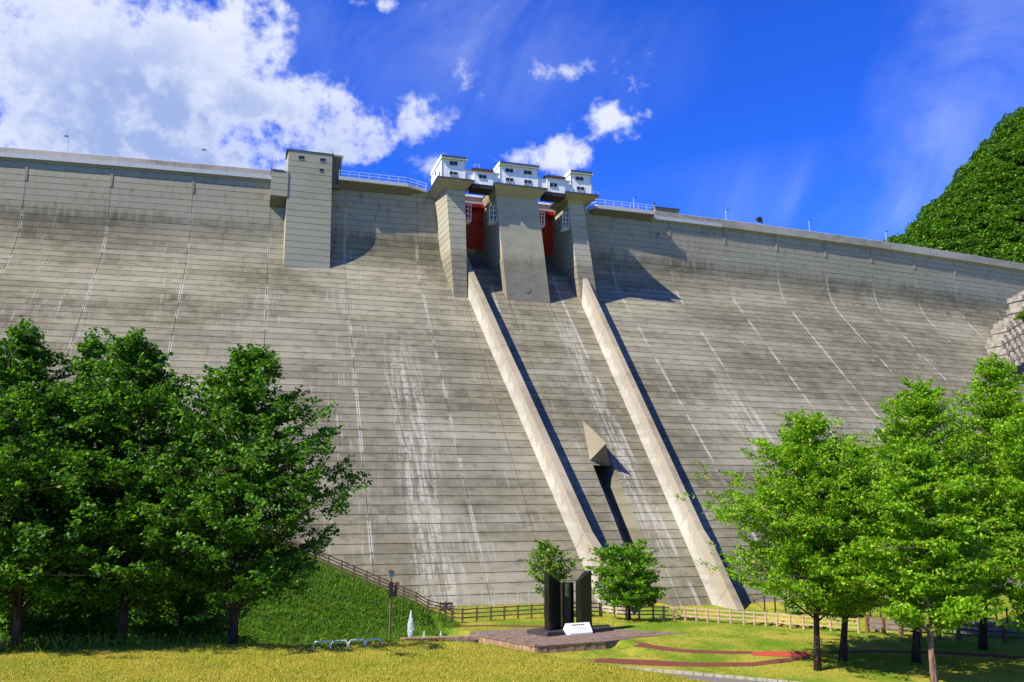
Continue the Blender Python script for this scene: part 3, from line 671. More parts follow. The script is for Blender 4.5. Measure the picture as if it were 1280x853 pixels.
twall('long pale training wall down the right edge of the spillway chute', lambda z: 47.55 + .04 * z, 1, 2.7, 1.0)
# deflector hood over the outlet slot
hd = thing('outlet_hood', 'triangular concrete deflector hood jutting over the dark outlet slot', 'concrete hood')
A = np.array([41.13, 100.9, 20.1]); B = np.array([39.93, 95.8, 14.75]); Cc = np.array([41.0, 93.15, 16.7]); D = np.array([42.55, 95.3, 14.15]); Am = np.array([41.6, 101.2, 20.0])
mb = MB(); tk = NRM * .28
mb.v = [tuple(p) for p in (A, B, Cc, Am + (0, .2, 0), D + (0, .4, -.1), B + (0.15, .6, -.1))]
mb.f = [(1, 2, 0), (0, 2, 4, 3), (1, 5, 4, 2)]; mb.build('deflector', 'hood_concrete', hd)
mb = MB(); mb.v = [tuple(p) for p in (A + tk * .4, B + tk * .4, Cc + tk * .4, A - tk * .4, B - tk * .4, Cc - tk * .4)]
mb.f = [(0, 1, 2), (3, 5, 4), (0, 2, 5, 3), (2, 1, 4, 5), (1, 0, 3, 4)]; mb.build('deck_plate', 'hood_concrete', hd)

# masonry abutment on the right
ab = thing('masonry_abutment', 'weathered stone block abutment against the right end of the dam', 'stone wall')
for r in range(12):
    for c_ in range(9):
        px, py = 1248 + c_ * 6.4 + (r % 2) * 3 + r * -0.2, 386 + r * 7.6 - c_ * 3.6 + (8 - r) * .5
        if px < 1250 + max(0, (5 - r)) * 6 + (r % 3) * 3: continue
        yy = 114.5 + .55 * (11 - r)
        a = atY(px, py, yy); s = .42 + random.uniform(-.05, .05)
        MB().box(a[0] - s * .9, a[0] + s * .9, yy + random.uniform(-.15, .1), yy + 3.5, a[2] - .48, a[2] + .46).build('stone_block', 'masonry', ab)
# low building on the crest
lbld = thing('crest_building', 'small flat brown building standing on the crest right of the gates', 'building')
a = atY(819, 259, 128); b = atY(848.5, 266, 128)
MB().box(a[0], b[0], 128, 132, 57.5, a[2] - .1).build('wall', 'cap_concrete', lbld); MB().box(a[0] - .2, b[0] + .2, 127.8, 132.2, a[2] - .1, a[2] + .1).build('roof', 'dark_roof', lbld)

# crest lamps
def crest_y(px, py, back=1.6):
    Y = 127.0
    for _ in range(6): Y = 125.3 + shift(atY(px, py, Y)[0]) + back
    return Y
def crest_lamp(px, ty, label, arm=1, first=[None]):
    Yl = crest_y(px, ty)
    p = atY(px, ty, Yl); g = thing('crest_lamp', label, 'street lamp', (p[0], Yl, 57.6), 'street lamps along the dam crest')
    h = p[2] - 57.6
    MB().tube([(0, 0, 0), (0, 0, h - .25)], [.06, .045], 8).build('pole', 'steel', g)
    MB().tube([(0, 0, h - .27), (.05 * arm, 0, h - .1), (.28 * arm, 0, h), (.5 * arm, 0, h + .04)], .035, 6).build('arm', 'steel', g)
    MB().hexa([(.35 * arm - .22, -.1, h - .06), (.35 * arm + .3, -.1, h + .0), (.35 * arm + .3, .1, h + .0), (.35 * arm - .22, .1, h - .06), (.35 * arm - .2, -.08, h + .1), (.35 * arm + .28, -.08, h + .14), (.35 * arm + .28, .08, h + .14), (.35 * arm - .2, .08, h + .1)]).build('lamp_head', 'dark_steel', g)
for px, ty, lab, arm in ((86, 171, 'leftmost lamp on the crest, curved head', -1), (257.5, 188, 'crest lamp left of the lift tower', -1), (792, 247, 'crest lamp just right of the right gate house', 1),
                    (907, 262.5, 'crest lamp left of the big floodlight', 1), (1011, 275.5, 'crest lamp right of the big floodlight', 1), (1107, 289.5, 'rightmost crest lamp near the wooded hill', 1)):
    crest_lamp(px, ty, lab, arm)
yc = crest_y(340.5, 196, 1.2); p = atY(340.5, 196, yc); g = thing('antenna_mast', 'thin antenna mast beside the lift tower', 'mast', (p[0], yc, 58)); MB().tube([(0, 0, 0), (0, 0, p[2] - 58)], [.06, .03], 6).build('pole', 'dark_steel', g); MB().tube([(0, 0, 0), (0, 0, .25)], .1, 6).build('foot', 'dark_steel', g)
yc = crest_y(818, 254, 1.4); p = atY(818, 254, yc); g = thing('crest_beacon', 'small round beacon on a post above the crest', 'beacon', (p[0], yc, 58.5)); MB().tube([(0, 0, 0), (0, 0, p[2] - 58.6)], .04, 6).build('post', 'dark_steel', g); MB().tube([(0, 0, p[2] - 58.75), (0, 0, p[2] - 58.6), (0, 0, p[2] - 58.4), (0, 0, p[2] - 58.3)], [.08, .16, .16, .05], 8).build('head', 'dark_steel', g)
yc = crest_y(948, 275, .9); p = atY(948, 275, yc); g = thing('floodlight', 'big black floodlight aimed outward on the crest parapet', 'floodlight', (p[0], yc, p[2]))
MB().tube([(0, -.45, -.1), (0, .35, .15)], [.55, .42], 10).build('housing', 'dark_steel', g); MB().tube([(.35, -.15, -.15), (.85, .1, -.35)], [.28, .2], 8).build('ballast_box', 'dark_steel', g)
MB().bar((0, 0, -.9), (0, 0, -.3), .12).bar((-.5, 0, -.3), (.5, 0, -.3), .1).build('bracket', 'steel', g)

# ------------------------------------------------------------------ terrace and monument
tv = thing('stone_terrace', 'raised brown paved terrace with stone-faced edge under the monument', 'terrace')
TA, TB, TC = [np.array(p) for p in TER]
far = [atZ(855, 792)[:2], atZ(760, 786.5)[:2], atZ(690, 785)[:2], atZ(640, 787)[:2], atZ(587, 790.5)[:2]]
low = atZ(800, 797)[:2]
poly = [TA, TB, TC, low] + far
MB().prism(poly, -.6, .03).build('slab_bed', 'paving', tv)
def inside(p, pl):
    c_ = False; j = len(pl) - 1
    for i in range(len(pl)):
        if (pl[i][1] > p[1]) != (pl[j][1] > p[1]) and p[0] < (pl[j][0] - pl[i][0]) * (p[1] - pl[i][1]) / (pl[j][1] - pl[i][1]) + pl[i][0]: c_ = not c_
        j = i
    return c_
d1 = (TB - TC) / np.linalg.norm(TB - TC); d2 = np.array([d1[1], -d1[0]]); d2 = d2 if d2[1] > 0 else -d2
tile_me = {}
for s_ in range(3):
    mb = MB().box(-.42, .42, -.42, .42, 0, .028 + .006 * s_); me = bpy.data.meshes.new('tile'); me.from_pydata(mb.v, [], mb.f); me.materials.append(MATS['paving']); tile_me[s_] = me
ang = math.atan2(d1[1], d1[0]); cnt = 0
for i in range(-22, 30):
    for j in range(0, 22):
        c_ = TB + d1 * (-i * .88) + d2 * (.45 + j * .88)
        if all(inside(c_ + d1 * a_ + d2 * b_, poly) for a_ in (-.4, .4) for b_ in (-.4, .4)) and cnt < 290:
            o = link('paving_stone', tile_me[random.randrange(3)], parent=tv); o.location = (c_[0], c_[1], .033); o.rotation_euler = (0, 0, ang); cnt += 1
for (pa, pb) in ((TA, TB), (TB, TC)):
    L = np.linalg.norm(pb - pa); n = int(L / .42); dv = (pb - pa) / L; nv = np.array([dv[1], -dv[0]])
    for i in range(n):
        a_ = pa + dv * (i * L / n + .015); b_ = pa + dv * ((i + 1) * L / n - .015); o_ = nv * random.uniform(.05, .08)
        MB().hexa([(*(a_ + o_), -.75), (*(b_ + o_), -.75), (*(b_ - nv * .1), -.75), (*(a_ - nv * .1), -.75), (*(a_ + o_), -.03), (*(b_ + o_), -.03), (*(b_ - nv * .1), -.03), (*(a_ - nv * .1), -.03)]).build('edge_stone', 'side_stone', tv)
    n2 = int(L / 1.2)
    for i in range(n2):
        a_ = pa + dv * (i * L / n2 + .01); b_ = pa + dv * ((i + 1) * L / n2 - .01)
        MB().hexa([(*(a_ + nv * .11), -.027), (*(b_ + nv * .11), -.027), (*(b_ - nv * .3), -.027), (*(a_ - nv * .3), -.027), (*(a_ + nv * .11), .07), (*(b_ + nv * .11), .07), (*(b_ - nv * .3), .07), (*(a_ - nv * .3), .07)]).build('coping_stone', 'paving', tv)
ZG = .07
Mc = atZ(709, 790, ZG); YM = Mc[1]
def pt(px, dy, z=0): p = atZ(px, 790, ZG); return (p[0], p[1] + dy, z)
mon = thing('monument', 'black stone monument of three upright slabs on the paved terrace', 'monument')
def bx(px0, px1, y): f = lambda x: atY(x, 770, y)[0]; return f(px0), f(px1)
def zpx(px, py, y): return atY(px, py, y)[2]
# plinths
y0 = atZ(686, 796, ZG)[1]
MB().prism([(bx(660, 1, y0 + 1.5)[0], y0 + 1.8), (bx(684, 1, y0)[0], y0), (bx(703, 1, y0 + .3)[0], y0 + .25), (bx(709, 1, y0 + 2)[0], y0 + 2.2), (bx(690, 1, y0 + 2.6)[0], y0 + 2.8)], ZG, ZG + .3).build('plinth', 'plinth_stone', mon)
MB().prism([(bx(738, 1, y0)[0], y0 + .5), (bx(767, 1, y0 + .5)[0], y0 + 1.0), (bx(762, 1, y0 + 2)[0], y0 + 2.2), (bx(728, 1, y0 + 2)[0], y0 + 2.2)], ZG, ZG + .3).build('plinth', 'plinth_stone', mon)
def slab(name, pts, tops, mat='black_stone'):
    """upright slab: 4 plan points, 4 top heights"""
    n = len(pts); v = [(p[0], p[1], ZG + .28) for p in pts] + [(p[0], p[1], tz) for p, tz in zip(pts, tops)]
    mb = MB(); mb.v = v; mb.f = [tuple(reversed(range(n))), tuple(range(n, 2 * n))] + [(i, (i + 1) % n, n + (i + 1) % n, n + i) for i in range(n)]
    return mb.build(name, mat, mon)
yf = y0 + .7
xl, xm, xr = bx(680, 1, yf + 1.0)[0], bx(686.4, 1, yf)[0], bx(700.5, 1, yf + 1.1)[0]
slab('upright_slab', [(xl, yf + .9), (xm, yf), (xr, yf + 1.0), (xl + .5, yf + 1.7)], [zpx(680, 715, yf + .9), zpx(686.4, 717.3, yf), zpx(700.5, 728.5, yf + 1.0), zpx(686, 717, yf + 1.7)])
xl, xm, xr = bx(720, 1, yf + .9)[0], bx(726, 1, yf + .1)[0], bx(740, 1, yf + .8)[0]
slab('upright_slab', [(xl, yf + .9), (xm, yf + .1), (xr, yf + .8), (xr - .3, yf + 1.6)], [zpx(720, 727.5, yf + .9), zpx(726, 724.3, yf + .1), zpx(738.5, 713.4, yf + .8), zpx(738, 713.6, yf + 1.6)])
xa_, xb_ = bx(703.2, 717.4, yf + 2.2); zt_ = zpx(710, 728.5, yf + 2.2)
MB().box(xa_, xb_, yf + 2.2, yf + 2.7, ZG + .02, zt_).build('upright_slab', 'black_stone', mon)
MB().tube([((xa_ + xb_) / 2, yf + 2.3, ZG + .1), ((xa_ + xb_) / 2, yf + 2.3, zt_ - .06)], .27, 14).build('bronze_column', 'bronze', mon)
# inscribed plaque, tilted back
pq = thing('plaque', 'tilted white stone plaque with an inscription in front of the black slabs', 'plaque')
a = atZ(712.5, 794.5, ZG); b = atZ(741, 792.3, ZG); yb = a[1]
tl_, tr_ = atY(706.4, 779.7, yb + .6), atY(736.4, 777.7, b[1] + .6)
MB().hexa([a, b, (b[0], b[1] + .9, ZG), (a[0] - .3, a[1] + 1.0, ZG), a + (0, 0, .12), b + (0, 0, .12), tr_, tl_]).build('stone_block', 'plaque_stone', pq)
fl_, fr_ = a + (0, 0, .12), b + (0, 0, .12)
nn = np.cross(fr_ - fl_, np.array(tl_) - fl_); nn /= np.linalg.norm(nn); nn = nn if nn[1] < 0 else -nn
def onpl(u, v, e=.01): return fl_ * (1 - u) * (1 - v) + fr_ * u * (1 - v) + np.array(tl_) * (1 - u) * v + np.array(tr_) * u * v + nn * e
for i in range(6):
    u = .25 + i * .09
    mb = MB(); 
    for (du, dv, eu, ev) in ((0, .0, .055, .0), (0, .07, .055, .07), (.027, -.02, .027, .10), (.0, .035, .05, .035), (.008, -.02, .045, .1))[:4 + i % 2]:
        mb.bar(onpl(u + du, .76 + dv, .012), onpl(u + eu, .76 + ev, .012), .03)
    mb.build('inscription_character', 'ink', pq)
for r_ in range(3): MB().bar(onpl(.22, .55 - .12 * r_, .008), onpl(.8, .55 - .12 * r_, .008), .014).build('inscription_line', 'steel', pq)
# pond edging and fountain
pe = thing('pond_edge', 'low dark stone edging running from the terrace to the fountain', 'stone edging')
ea, eb = atZ(598, 799)[:2], atZ(500, 802)[:2]; L = np.linalg.norm(eb - ea); n = int(L / .7)
for i in range(n):
    a_ = ea + (eb - ea) * (i / n); b_ = ea + (eb - ea) * ((i + .95) / n); MB().bar((*a_, .0), (*b_, .0), .35, .5).build('edging_stone', 'side_stone', pe)
water, t, b = material('pond_water', .05, .6); b.inputs['Base Color'].default_value = (.03, .06, .05, 1)
wp = [atZ(598, 799.5)[:2], atZ(500, 803)[:2], atZ(470, 806)[:2], atZ(560, 812)[:2]]
MB().prism(wp, -.12, .012).build('pond_water', 'pond_water', kind='structure')
m = bpy.data.materials.new('spray'); m.use_nodes = True; t = NT(m.node_tree); bs = t.n['Principled BSDF']; bs.inputs['Base Color'].default_value = (.85, .9, .95, 1); bs.inputs['Roughness'].default_value = .3
tr = t.node('ShaderNodeBsdfTransparent'); ms = t.node('ShaderNodeMixShader'); ms.inputs[0].default_value = .6; t.l.new(tr.outputs[0], ms.inputs[1]); t.l.new(bs.outputs[0], ms.inputs[2]); t.l.new(ms.outputs[0], t.n['Material Output'].inputs[0]); MATS['spray'] = m
def drops(n, hh, rad, size):
    f = rng.random(n) ** .75; r = rad * (.15 + .95 * np.sin(np.pi * np.clip(f, 0, 1) ** 1.4) ** 1.0) * np.sqrt(rng.random(n)); a_ = rng.random(n) * 2 * np.pi
    c_ = np.stack([r * np.cos(a_), r * np.sin(a_), hh * (1 - f) ], 1); s = size * (.5 + rng.random(n))
    o_ = np.array([(1, 0, 0), (-1, 0, 0), (0, 1, 0), (0, -1, 0), (0, 0, 1.6), (0, 0, -1.6)])
    V = (c_[:, None, :] + o_[None] * s[:, None, None]).reshape(-1, 3)
    ft = np.array([(0, 2, 4), (2, 1, 4), (1, 3, 4), (3, 0, 4), (2, 0, 5), (1, 2, 5), (3, 1, 5), (0, 3, 5)])
    return V, (np.arange(n)[:, None, None] * 6 + ft[None]).reshape(-1, 3)
fo = atZ(513, 800); fn = thing('fountain', 'single white water jet rising from the pond by the embankment', 'fountain', (fo[0], fo[1], 0))
hh = (atY(513, 763.5, fo[1])[2])
V, F = drops(1700, hh, .24, .02); link('water_spray', fastmesh('spray', V, F, 3), 'spray', fn, kind='stuff')
MB().tube([(0, 0, 0), (0, 0, hh * .5), (0, 0, hh * .93)], [.04, .06, .05], 8).build('water_jet', 'spray', fn, True); MB().tube([(0, 0, -.1), (0, 0, .1)], [.1, .06], 8).build('nozzle', 'dark_steel', fn)
for px, lab in ((530, 'left one of two tiny water jets right of the tall fountain'), (551, 'right one of two tiny water jets beside the terrace')):
    fo = atZ(px, 799.5); f2_ = thing('small_water_jet', lab, 'fountain', (fo[0], fo[1], 0)); V, F = drops(120, .6, .1, .02); link('water_spray', fastmesh('spray', V, F, 3), 'spray', f2_, kind='stuff'); MB().tube([(0, 0, -.1), (0, 0, .05)], .04, 6).build('nozzle', 'dark_steel', f2_)

# ------------------------------------------------------------------ fences
def fence(name, label, posts, h, nrail, mat, pw=.14, rw=.07, rh=.10, mat_rail=None):
    f = thing(name, label, 'fence'); P_ = [np.array([p[0], p[1], float(hgt(p[0], p[1])) if len(p) < 3 else p[2]]) for p in posts]
    for p in P_: MB().box(-pw / 2, pw / 2, -pw / 2, pw / 2, -.3, h + .1).build('post', mat, f).location = p
    for a_, b_ in zip(P_, P_[1:]):
        for r_ in range(nrail):
            z_ = h * (1 - r_ / max(1, nrail) * .92) - .02
            off = np.array([0, -.02, 0]); MB().bar(a_ + (0, 0, z_) + off, b_ + (0, 0, z_) + off, rw, rh).build('rail', mat_rail or mat, f)
    return f
pts = [atZ(x, y)[:2] for x, y in ((566, 779.5), (578, 779), (596, 777.5), (613.5, 776.5), (630.5, 775.5), (647.5, 774.5), (664.5, 773.5), (681, 772.5), (698, 771.5), (715, 770.5), (733, 770), (750, 770))]
fence('wooden_fence', 'brown three-rail wooden fence on the lawn left of and behind the monument', pts, 1.12, 3, 'wood')
pts = [atZ(x, y)[:2] for x, y in ((752, 770), (768, 770.5), (783, 771.5), (799, 772.5), (816.8, 773.8), (830, 774.5), (843, 775.5), (857, 776), (871, 777), (885, 778), (899, 779), (914, 780), (930.5, 781), (944, 782), (958, 783), (972, 784), (988.5, 786), (1005, 787), (1022, 788), (1039, 789.5), (1057, 790.5), (1074, 791.5))]
fence('wooden_fence', 'pale weathered three-rail wooden fence right of the monument', pts, 1.05, 3, 'pale_wood')
pts = [atZ(x, y)[:2] for x, y in ((1085, 791.5), (1105, 794), (1127, 795.5), (1150, 798), (1174, 799), (1199, 801), (1228, 803), (1257, 804.5), (1290, 807))]
fence('wooden_fence', 'dark heavy wooden fence under the trees at the right edge', pts, 1.2, 3, 'wood', .24, .08, .13)
# embankment fence
E0 = np.array(atZ(565, 779.5)[:2]); pts = [(E0[0] - 1.05 * i, E0[1] - .18 * i * .2 - .0 * i) for i in range(0, 26)]
fence('wooden_fence', 'brown wooden fence climbing the grassy embankment to the left', pts, 1.12, 4, 'wood', .13)
# wire fence at the foot of the dam
wf = [atZ(x, y)[:2] for x, y in ((540, 760), (555.5, 760), (571.5, 760), (587, 759.5), (602.5, 759), (618, 758.5), (632, 758.2), (647, 758), (661.5, 757.5), (677, 757), (692, 757))]
fence('wire_fence', 'thin grey wire fence along the foot of the dam', wf, 1.45, 3, 'steel', .06, .025, .03)
# steel fence on the right
sf = []
for i in range(27):
    x_ = 943 + i * 13.2; y_ = 764.5 + (x_ - 943) * .052
    r = ray(x_, y_); tt = 30.0
    for _ in range(400):
        p = EYE + r * tt
        if p[2] <= float(hgt(p[0], p[1])) + .02: break
        tt += .15
    sf.append((p[0], p[1]))
fence('steel_fence', 'dark steel post fence on the grass beyond the channel wall at right', sf, 1.15, 1, 'dark_steel', .09, .05, .05)
# channel wall
cw = thing('channel_wall', 'low grey concrete channel wall behind the fence at lower right', 'wall')
wa, wb = np.array(WALLP[0]), np.array(WALLP[1]); wb = wb + (wb - wa) * .6; L = np.linalg.norm(wb - wa); n = int(L / 2.4)
for i in range(n):
    a_ = wa + (wb - wa) * (i / n); b_ = wa + (wb - wa) * ((i + .985) / n); MB().bar((*a_, .35), (*b_, .35), .3, 1.15).build('wall_segment', 'road', cw)
# grey service road along the dam foot on the right
mbr = MB(); xr_ = np.linspace(44.5, 108, 22)
for x_ in xr_:
    y_ = float(np.interp(x_, BANK[:, 0], BANK[:, 1])) + 2.2; mbr.v += [(x_, y_, -1.52), (x_, y_, -1.8), (x_, 86 + shift(x_), -1.52), (x_, 86 + shift(x_), -1.8)]
for i in range(len(xr_) - 1): o = 4 * i; mbr.f += [(o, o + 4, o + 6, o + 2), (o + 1, o + 5, o + 4, o)]
mbr.build('service_road', 'road', kind='structure')

def base_on(px, py, guess=None):
    r = ray(px, py); tt = 5.0
    while tt < 200:
        p = EYE + r * tt
        if p[2] <= float(hgt(p[0], p[1])) + .01: return p
        tt += .1
    return p
# ------------------------------------------------------------------ lamp post, sign, hoops
lp = atZ(487, 797.5); g = thing('park_lamp_post', 'slim brown park lamp post with glass lantern beside the fountain', 'lamp post', (lp[0], lp[1], 0)); H_ = atY(487, 714, lp[1])[2]
MB().tube([(0, 0, -.2), (0, 0, 2.2), (0, 0, H_ - .55)], [.085, .07, .06], 8).build('pole', 'wood', g)
MB().hexa([(-.12, -.12, H_ - .5), (.12, -.12, H_ - .5), (.12, .12, H_ - .5), (-.12, .12, H_ - .5), (-.2, -.2, H_ - .1), (.2, -.2, H_ - .1), (.2, .2, H_ - .1), (-.2, .2, H_ - .1)]).build('lantern', 'steel', g)
MB().hexa([(-.24, -.24, H_ - .1), (.24, -.24, H_ - .1), (.24, .24, H_ - .1), (-.24, .24, H_ - .1), (-.05, -.05, H_ + .08), (.05, -.05, H_ + .08), (.05, .05, H_ + .08), (-.05, .05, H_ + .08)]).build('lantern_cap', 'dark_steel', g)
for k in range(4): sx_, sy_ = ((-1, -1), (1, -1), (1, 1), (-1, 1))[k]; MB().bar((sx_ * .1, sy_ * .1, H_ - .52), (sx_ * .2, sy_ * .2, H_ - .08), .03).build('lantern_bar', 'dark_steel', g)
zt_, zb_ = atY(487, 728, lp[1])[2], atY(487, 746.5, lp[1])[2]
MB().box(-.16, .16, -.2, -.02, zb_, zt_).build('horn_speaker', 'dark_steel', g, label='dark upright box on the pole')
o = MB().box(-.14, .14, -.12, .1, -(zt_ - zb_) / 2, (zt_ - zb_) / 2).build('horn_speaker', 'wood', g, label='reddish brown tilted box beside the pole'); o.location = (.42, 0, (zt_ + zb_) / 2); o.rotation_euler = (0, math.radians(9), 0)
MB().bar((0, 0, zt_ - .25), (.42, 0, zt_ - .3), .05).bar((0, 0, zb_ + .3), (.36, 0, zb_ + .3), .05).build('bracket', 'dark_steel', g)
sp = atZ(557, 768); g = thing('notice_board', 'small black notice board on a post behind the embankment fence', 'sign', (sp[0], sp[1], 0)); Hs = atY(557, 752, sp[1])[2]; zb_ = atY(557, 762, sp[1])[2]; zt_ = atY(557, 754, sp[1])[2]
MB().tube([(0, 0, -.3), (0, 0, Hs)], .1, 8).build('post', 'dark_steel', g)
MB().box(-.6, .6, -.16, -.11, zb_, zt_).build('board', 'dark_steel', g)
MB().box(-.66, .66, -.18, -.1, zt_ + .003, zt_ + .07).box(-.66, .66, -.18, -.1, zb_ - .07, zb_ - .003).build('frame', 'wood', g)
for k, (xa_, xb_) in enumerate(((-.45, -.15), (.17, .48))):
    for r_ in range(2): MB().box(xa_, xb_, -.185, -.163, zb_ + .12 + r_ * .2, zb_ + .22 + r_ * .2).build('lettering', 'steel', g)
first = None
for k, px in enumerate((402, 424, 446, 467)):
    c_ = base_on(px, 811.0 - k * .8)
    hz = float(hgt(c_[0], c_[1])) - .05; ww = .36
    g = thing('hoop_barrier', ('leftmost silver hoop barrier at the edge of the mound', 'second silver hoop barrier from the left on the mound edge', 'third silver hoop barrier from the left on the mound edge', 'rightmost silver hoop barrier nearest the lamp post')[k], 'barrier', (c_[0], c_[1], hz), 'silver hoop barriers on the mound edge')
    MB().tube([(-ww, 0, -.1), (-ww, 0, .26), (-ww + .08, 0, .37), (ww - .08, 0, .37), (ww, 0, .26), (ww, 0, -.1)], .032, 8).build('hoop', 'silver_steel', g, True)

# ------------------------------------------------------------------ trees
def leaves_mesh(name, C_, size, flat=.6, aspect=.55, rs=None):
    rs = rs or rng; n = len(C_)
    nrm = rs.normal(size=(n, 3)); nrm[:, 2] = np.abs(nrm[:, 2]) + flat * 2; nrm /= np.linalg.norm(nrm, axis=1)[:, None]
    u = np.cross(nrm, rs.normal(size=(n, 3))); u /= np.linalg.norm(u, axis=1)[:, None]; v = np.cross(nrm, u)
    s = size * (.65 + .7 * rs.random(n))[:, None]
    V = np.stack([C_ - u * s, C_ + v * s * aspect, C_ + u * s, C_ - v * s * aspect], 1).reshape(-1, 3)
    return fastmesh(name, V, np.arange(4 * n).reshape(n, 4), 4)
def tree(name, label, base, top, prof_r, mat, nl=26000, leafs=.12, cb=.22, lean=(0, 0), trunk_r=.22, seed=1, up=.45, barkm='bark', clus=.75, limbs=62, group=None, forks=0, cat='tree', wob=.15, flat=.22, stretch=1.0):
    rs = np.random.default_rng(seed); base = np.array(base, float); H = top
    g = thing(name, label, cat, tuple(base), group)
    # trunk curve
    ph = rs.random(4) * 6
    def trunk(f): return np.array([lean[0] * f + wob * math.sin(2.2 * f * 3 + ph[0]) * f, lean[1] * f + wob * math.cos(2 * f * 3 + ph[1]) * f, H * f])
    mb = MB(); fs = np.linspace(0, .96, 10)
    mb.tube([trunk(f) - (np.array([0, 0, .3]) if f == 0 else 0) for f in fs], [trunk_r * (1.35 if f == 0 else 1) * (1 - f * .92) for f in fs], 8)
    P_, S_, D_ = [], [], []
    per = []
    for i in range(limbs):
        t_ = ((i + rs.random() * .8) / limbs) ** .9; f = cb + (1 - cb) * t_ * .97
        azm = i * 2.399 + rs.normal() * .35; r = prof_r(t_) * (.58 + .62 * rs.random()) ; r = max(r, .25)
        st = trunk(max(.1, f - .10 * (1 - t_) - .02)); d = np.array([math.cos(azm), math.sin(azm), 0])
        rise = r * up * (.6 + .8 * rs.random()) + .15 * (1 - t_)
        pts_ = [st + d * r * s_ + np.array([0, 0, rise * (s_ ** .8) - .10 * r * s_ * s_]) for s_ in (0, .3, .65, 1.0)]
        lr = trunk_r * (.34 - .22 * t_); mb.tube(pts_, [lr, lr * .7, lr * .4, lr * .12], 5, False)
        nc = max(4, int(4 + r * 2.8)); lat = np.array([-d[1], d[0], 0])
        for j in range(nc):
            s_ = .28 + .74 * (j + rs.random() * .7) / nc
            k0 = min(2, int(s_ * 3)); c_ = st + d * r * s_ + np.array([0, 0, rise * (s_ ** .8) - .10 * r * s_ * s_])
            c_ = c_ + lat * rs.normal() * (.2 + .26 * s_) * r * .85 + np.array([0, 0, rs.normal() * .15])
            dd_ = d * (.6 + .5 * rs.random()) + lat * rs.normal() * .55 + np.array([0, 0, up * .7 + rs.normal() * .18]); D_.append(dd_ / np.linalg.norm(dd_))
            P_.append(c_); S_.append(clus * (.7 + .55 * rs.random()) * (1.0 - .25 * s_) * (1 - .3 * t_))
            if rs.random() < .5: mb.tube([pts_[k0], c_], [lr * .3, lr * .08], 4, False)
    for _ in range(8): P_.append(trunk(.95 + .04 * rs.random()) + rs.normal(size=3) * .12); S_.append(clus * .42); D_.append(np.array([rs.normal() * .3, rs.normal() * .3, 1.0]))
    mb.build('trunk', barkm, g, True)
    P_ = np.array(P_); S_ = np.array(S_); D_ = np.array(D_); w = S_ ** 1.7; idx = rs.choice(len(P_), nl, p=w / w.sum())
    u_ = rs.random(nl) * 1.9 - .7; wd_ = .30 * (1.15 - np.clip(u_, 0, 1) * .6)
    off = D_[idx] * u_[:, None] + rs.normal(size=(nl, 3)) * np.stack([wd_, wd_, wd_ * .42], 1)
    C_ = P_[idx] + off * S_[idx][:, None]
    link('crown', leaves_mesh('crown', C_, leafs, flat, rs=rs), mat, g)
    return g
def spindle(rmax, peak=.22, top=.12):
    return lambda t_: rmax * ((.70 + .30 * t_ / peak) if t_ < peak else (top + (1 - top) * (1 - ((t_ - peak) / (1 - peak)) ** 1.35)))
def top_h(px, py, b): return atY(px, py, b[1])[2] - b[2]
TL = [  # px,py base; top px,py; radius; mat; label
    (12, 818, 28, 404, 4.4, 'leaf_dark', 'tall dark green tree with its trunk at the left edge', 3),
    (148, 811, 172, 418, 4.9, 'leaf_dark', 'broad dark green tree second from the left', 5),
    (290, 810, 312, 432, 5.0, 'leaf_dark', 'conical dark tree with wide low branches nearest the fountain', 8)]
for bx_, by_, tx, ty, R_, mt, lab, sd_ in TL:
    b_ = base_on(bx_, by_ - .5); b_[1] += 1.3; b_[2] = float(hgt(b_[0], b_[1])); Ht = top_h(tx, ty, b_); tp = atY(tx, ty, b_[1])
    tree('tree', lab, b_, Ht, spindle(R_, .2, .10), mt, 60000, .11, .15, (tp[0] - b_[0], 0), .21, sd_, .75, limbs=100, clus=.88)
for px, Yd, ty, R_, lab, sd_ in ((96, 48, 412, 3.2, 'dark tree rising between the two leftmost trees', 13), (-70, 46, 440, 4, 'dark tree beyond the left edge trunk', 17), (232, 52, 560, 3.4, 'shadowed tree filling the gap left of the conical tree', 19), (60, 58, 560, 4.2, 'low dark tree behind the left trunks', 23)):
    b_ = np.array([atY(px, 700, Yd)[0], Yd, 0]); b_[2] = float(hgt(b_[0], b_[1])); Ht = top_h(px, ty, b_)
    tree('tree', lab, b_, Ht, spindle(R_, .3, .15), 'leaf_dark', 28000, .12, .12, (0, 0), .2, sd_, .5, limbs=66, clus=.9)
TRT = [(1022, 838, 1014, 517, 5.9, 'leaf_bright', 'bright green tree nearest the spillway with low spreading crown', 31, .29, 'bark', .17, .05),
       (1053, 826, 1072, 556, 4.0, 'leaf_bright', 'bright tree with dark trunk just behind the one nearest the spillway', 37, .30, 'bark', .19, .1),
       (1145, 828, 1150, 474, 4.9, 'leaf_bright', 'tall bright green tree with forked upright top', 41, .27, 'bark', .2, .1),
       (1228, 812, 1246, 443, 5.0, 'leaf_bright', 'tallest right-hand tree with straight dark trunk near the heavy fence', 43, .25, 'bark', .2, .1)]
for bx_, by_, tx, ty, R_, mt, lab, sd_, cb_, bk, tr_r, wb in TRT:
    b_ = base_on(bx_, by_); Ht = top_h(tx, ty, b_); tp = atY(tx, ty, b_[1])
    tree('tree', lab, b_, Ht, spindle(R_, .25, .16), mt, 70000, .105, cb_, (tp[0] - b_[0], 0), tr_r * 1.25, sd_, .6, bk, limbs=112, clus=.9, wob=wb)
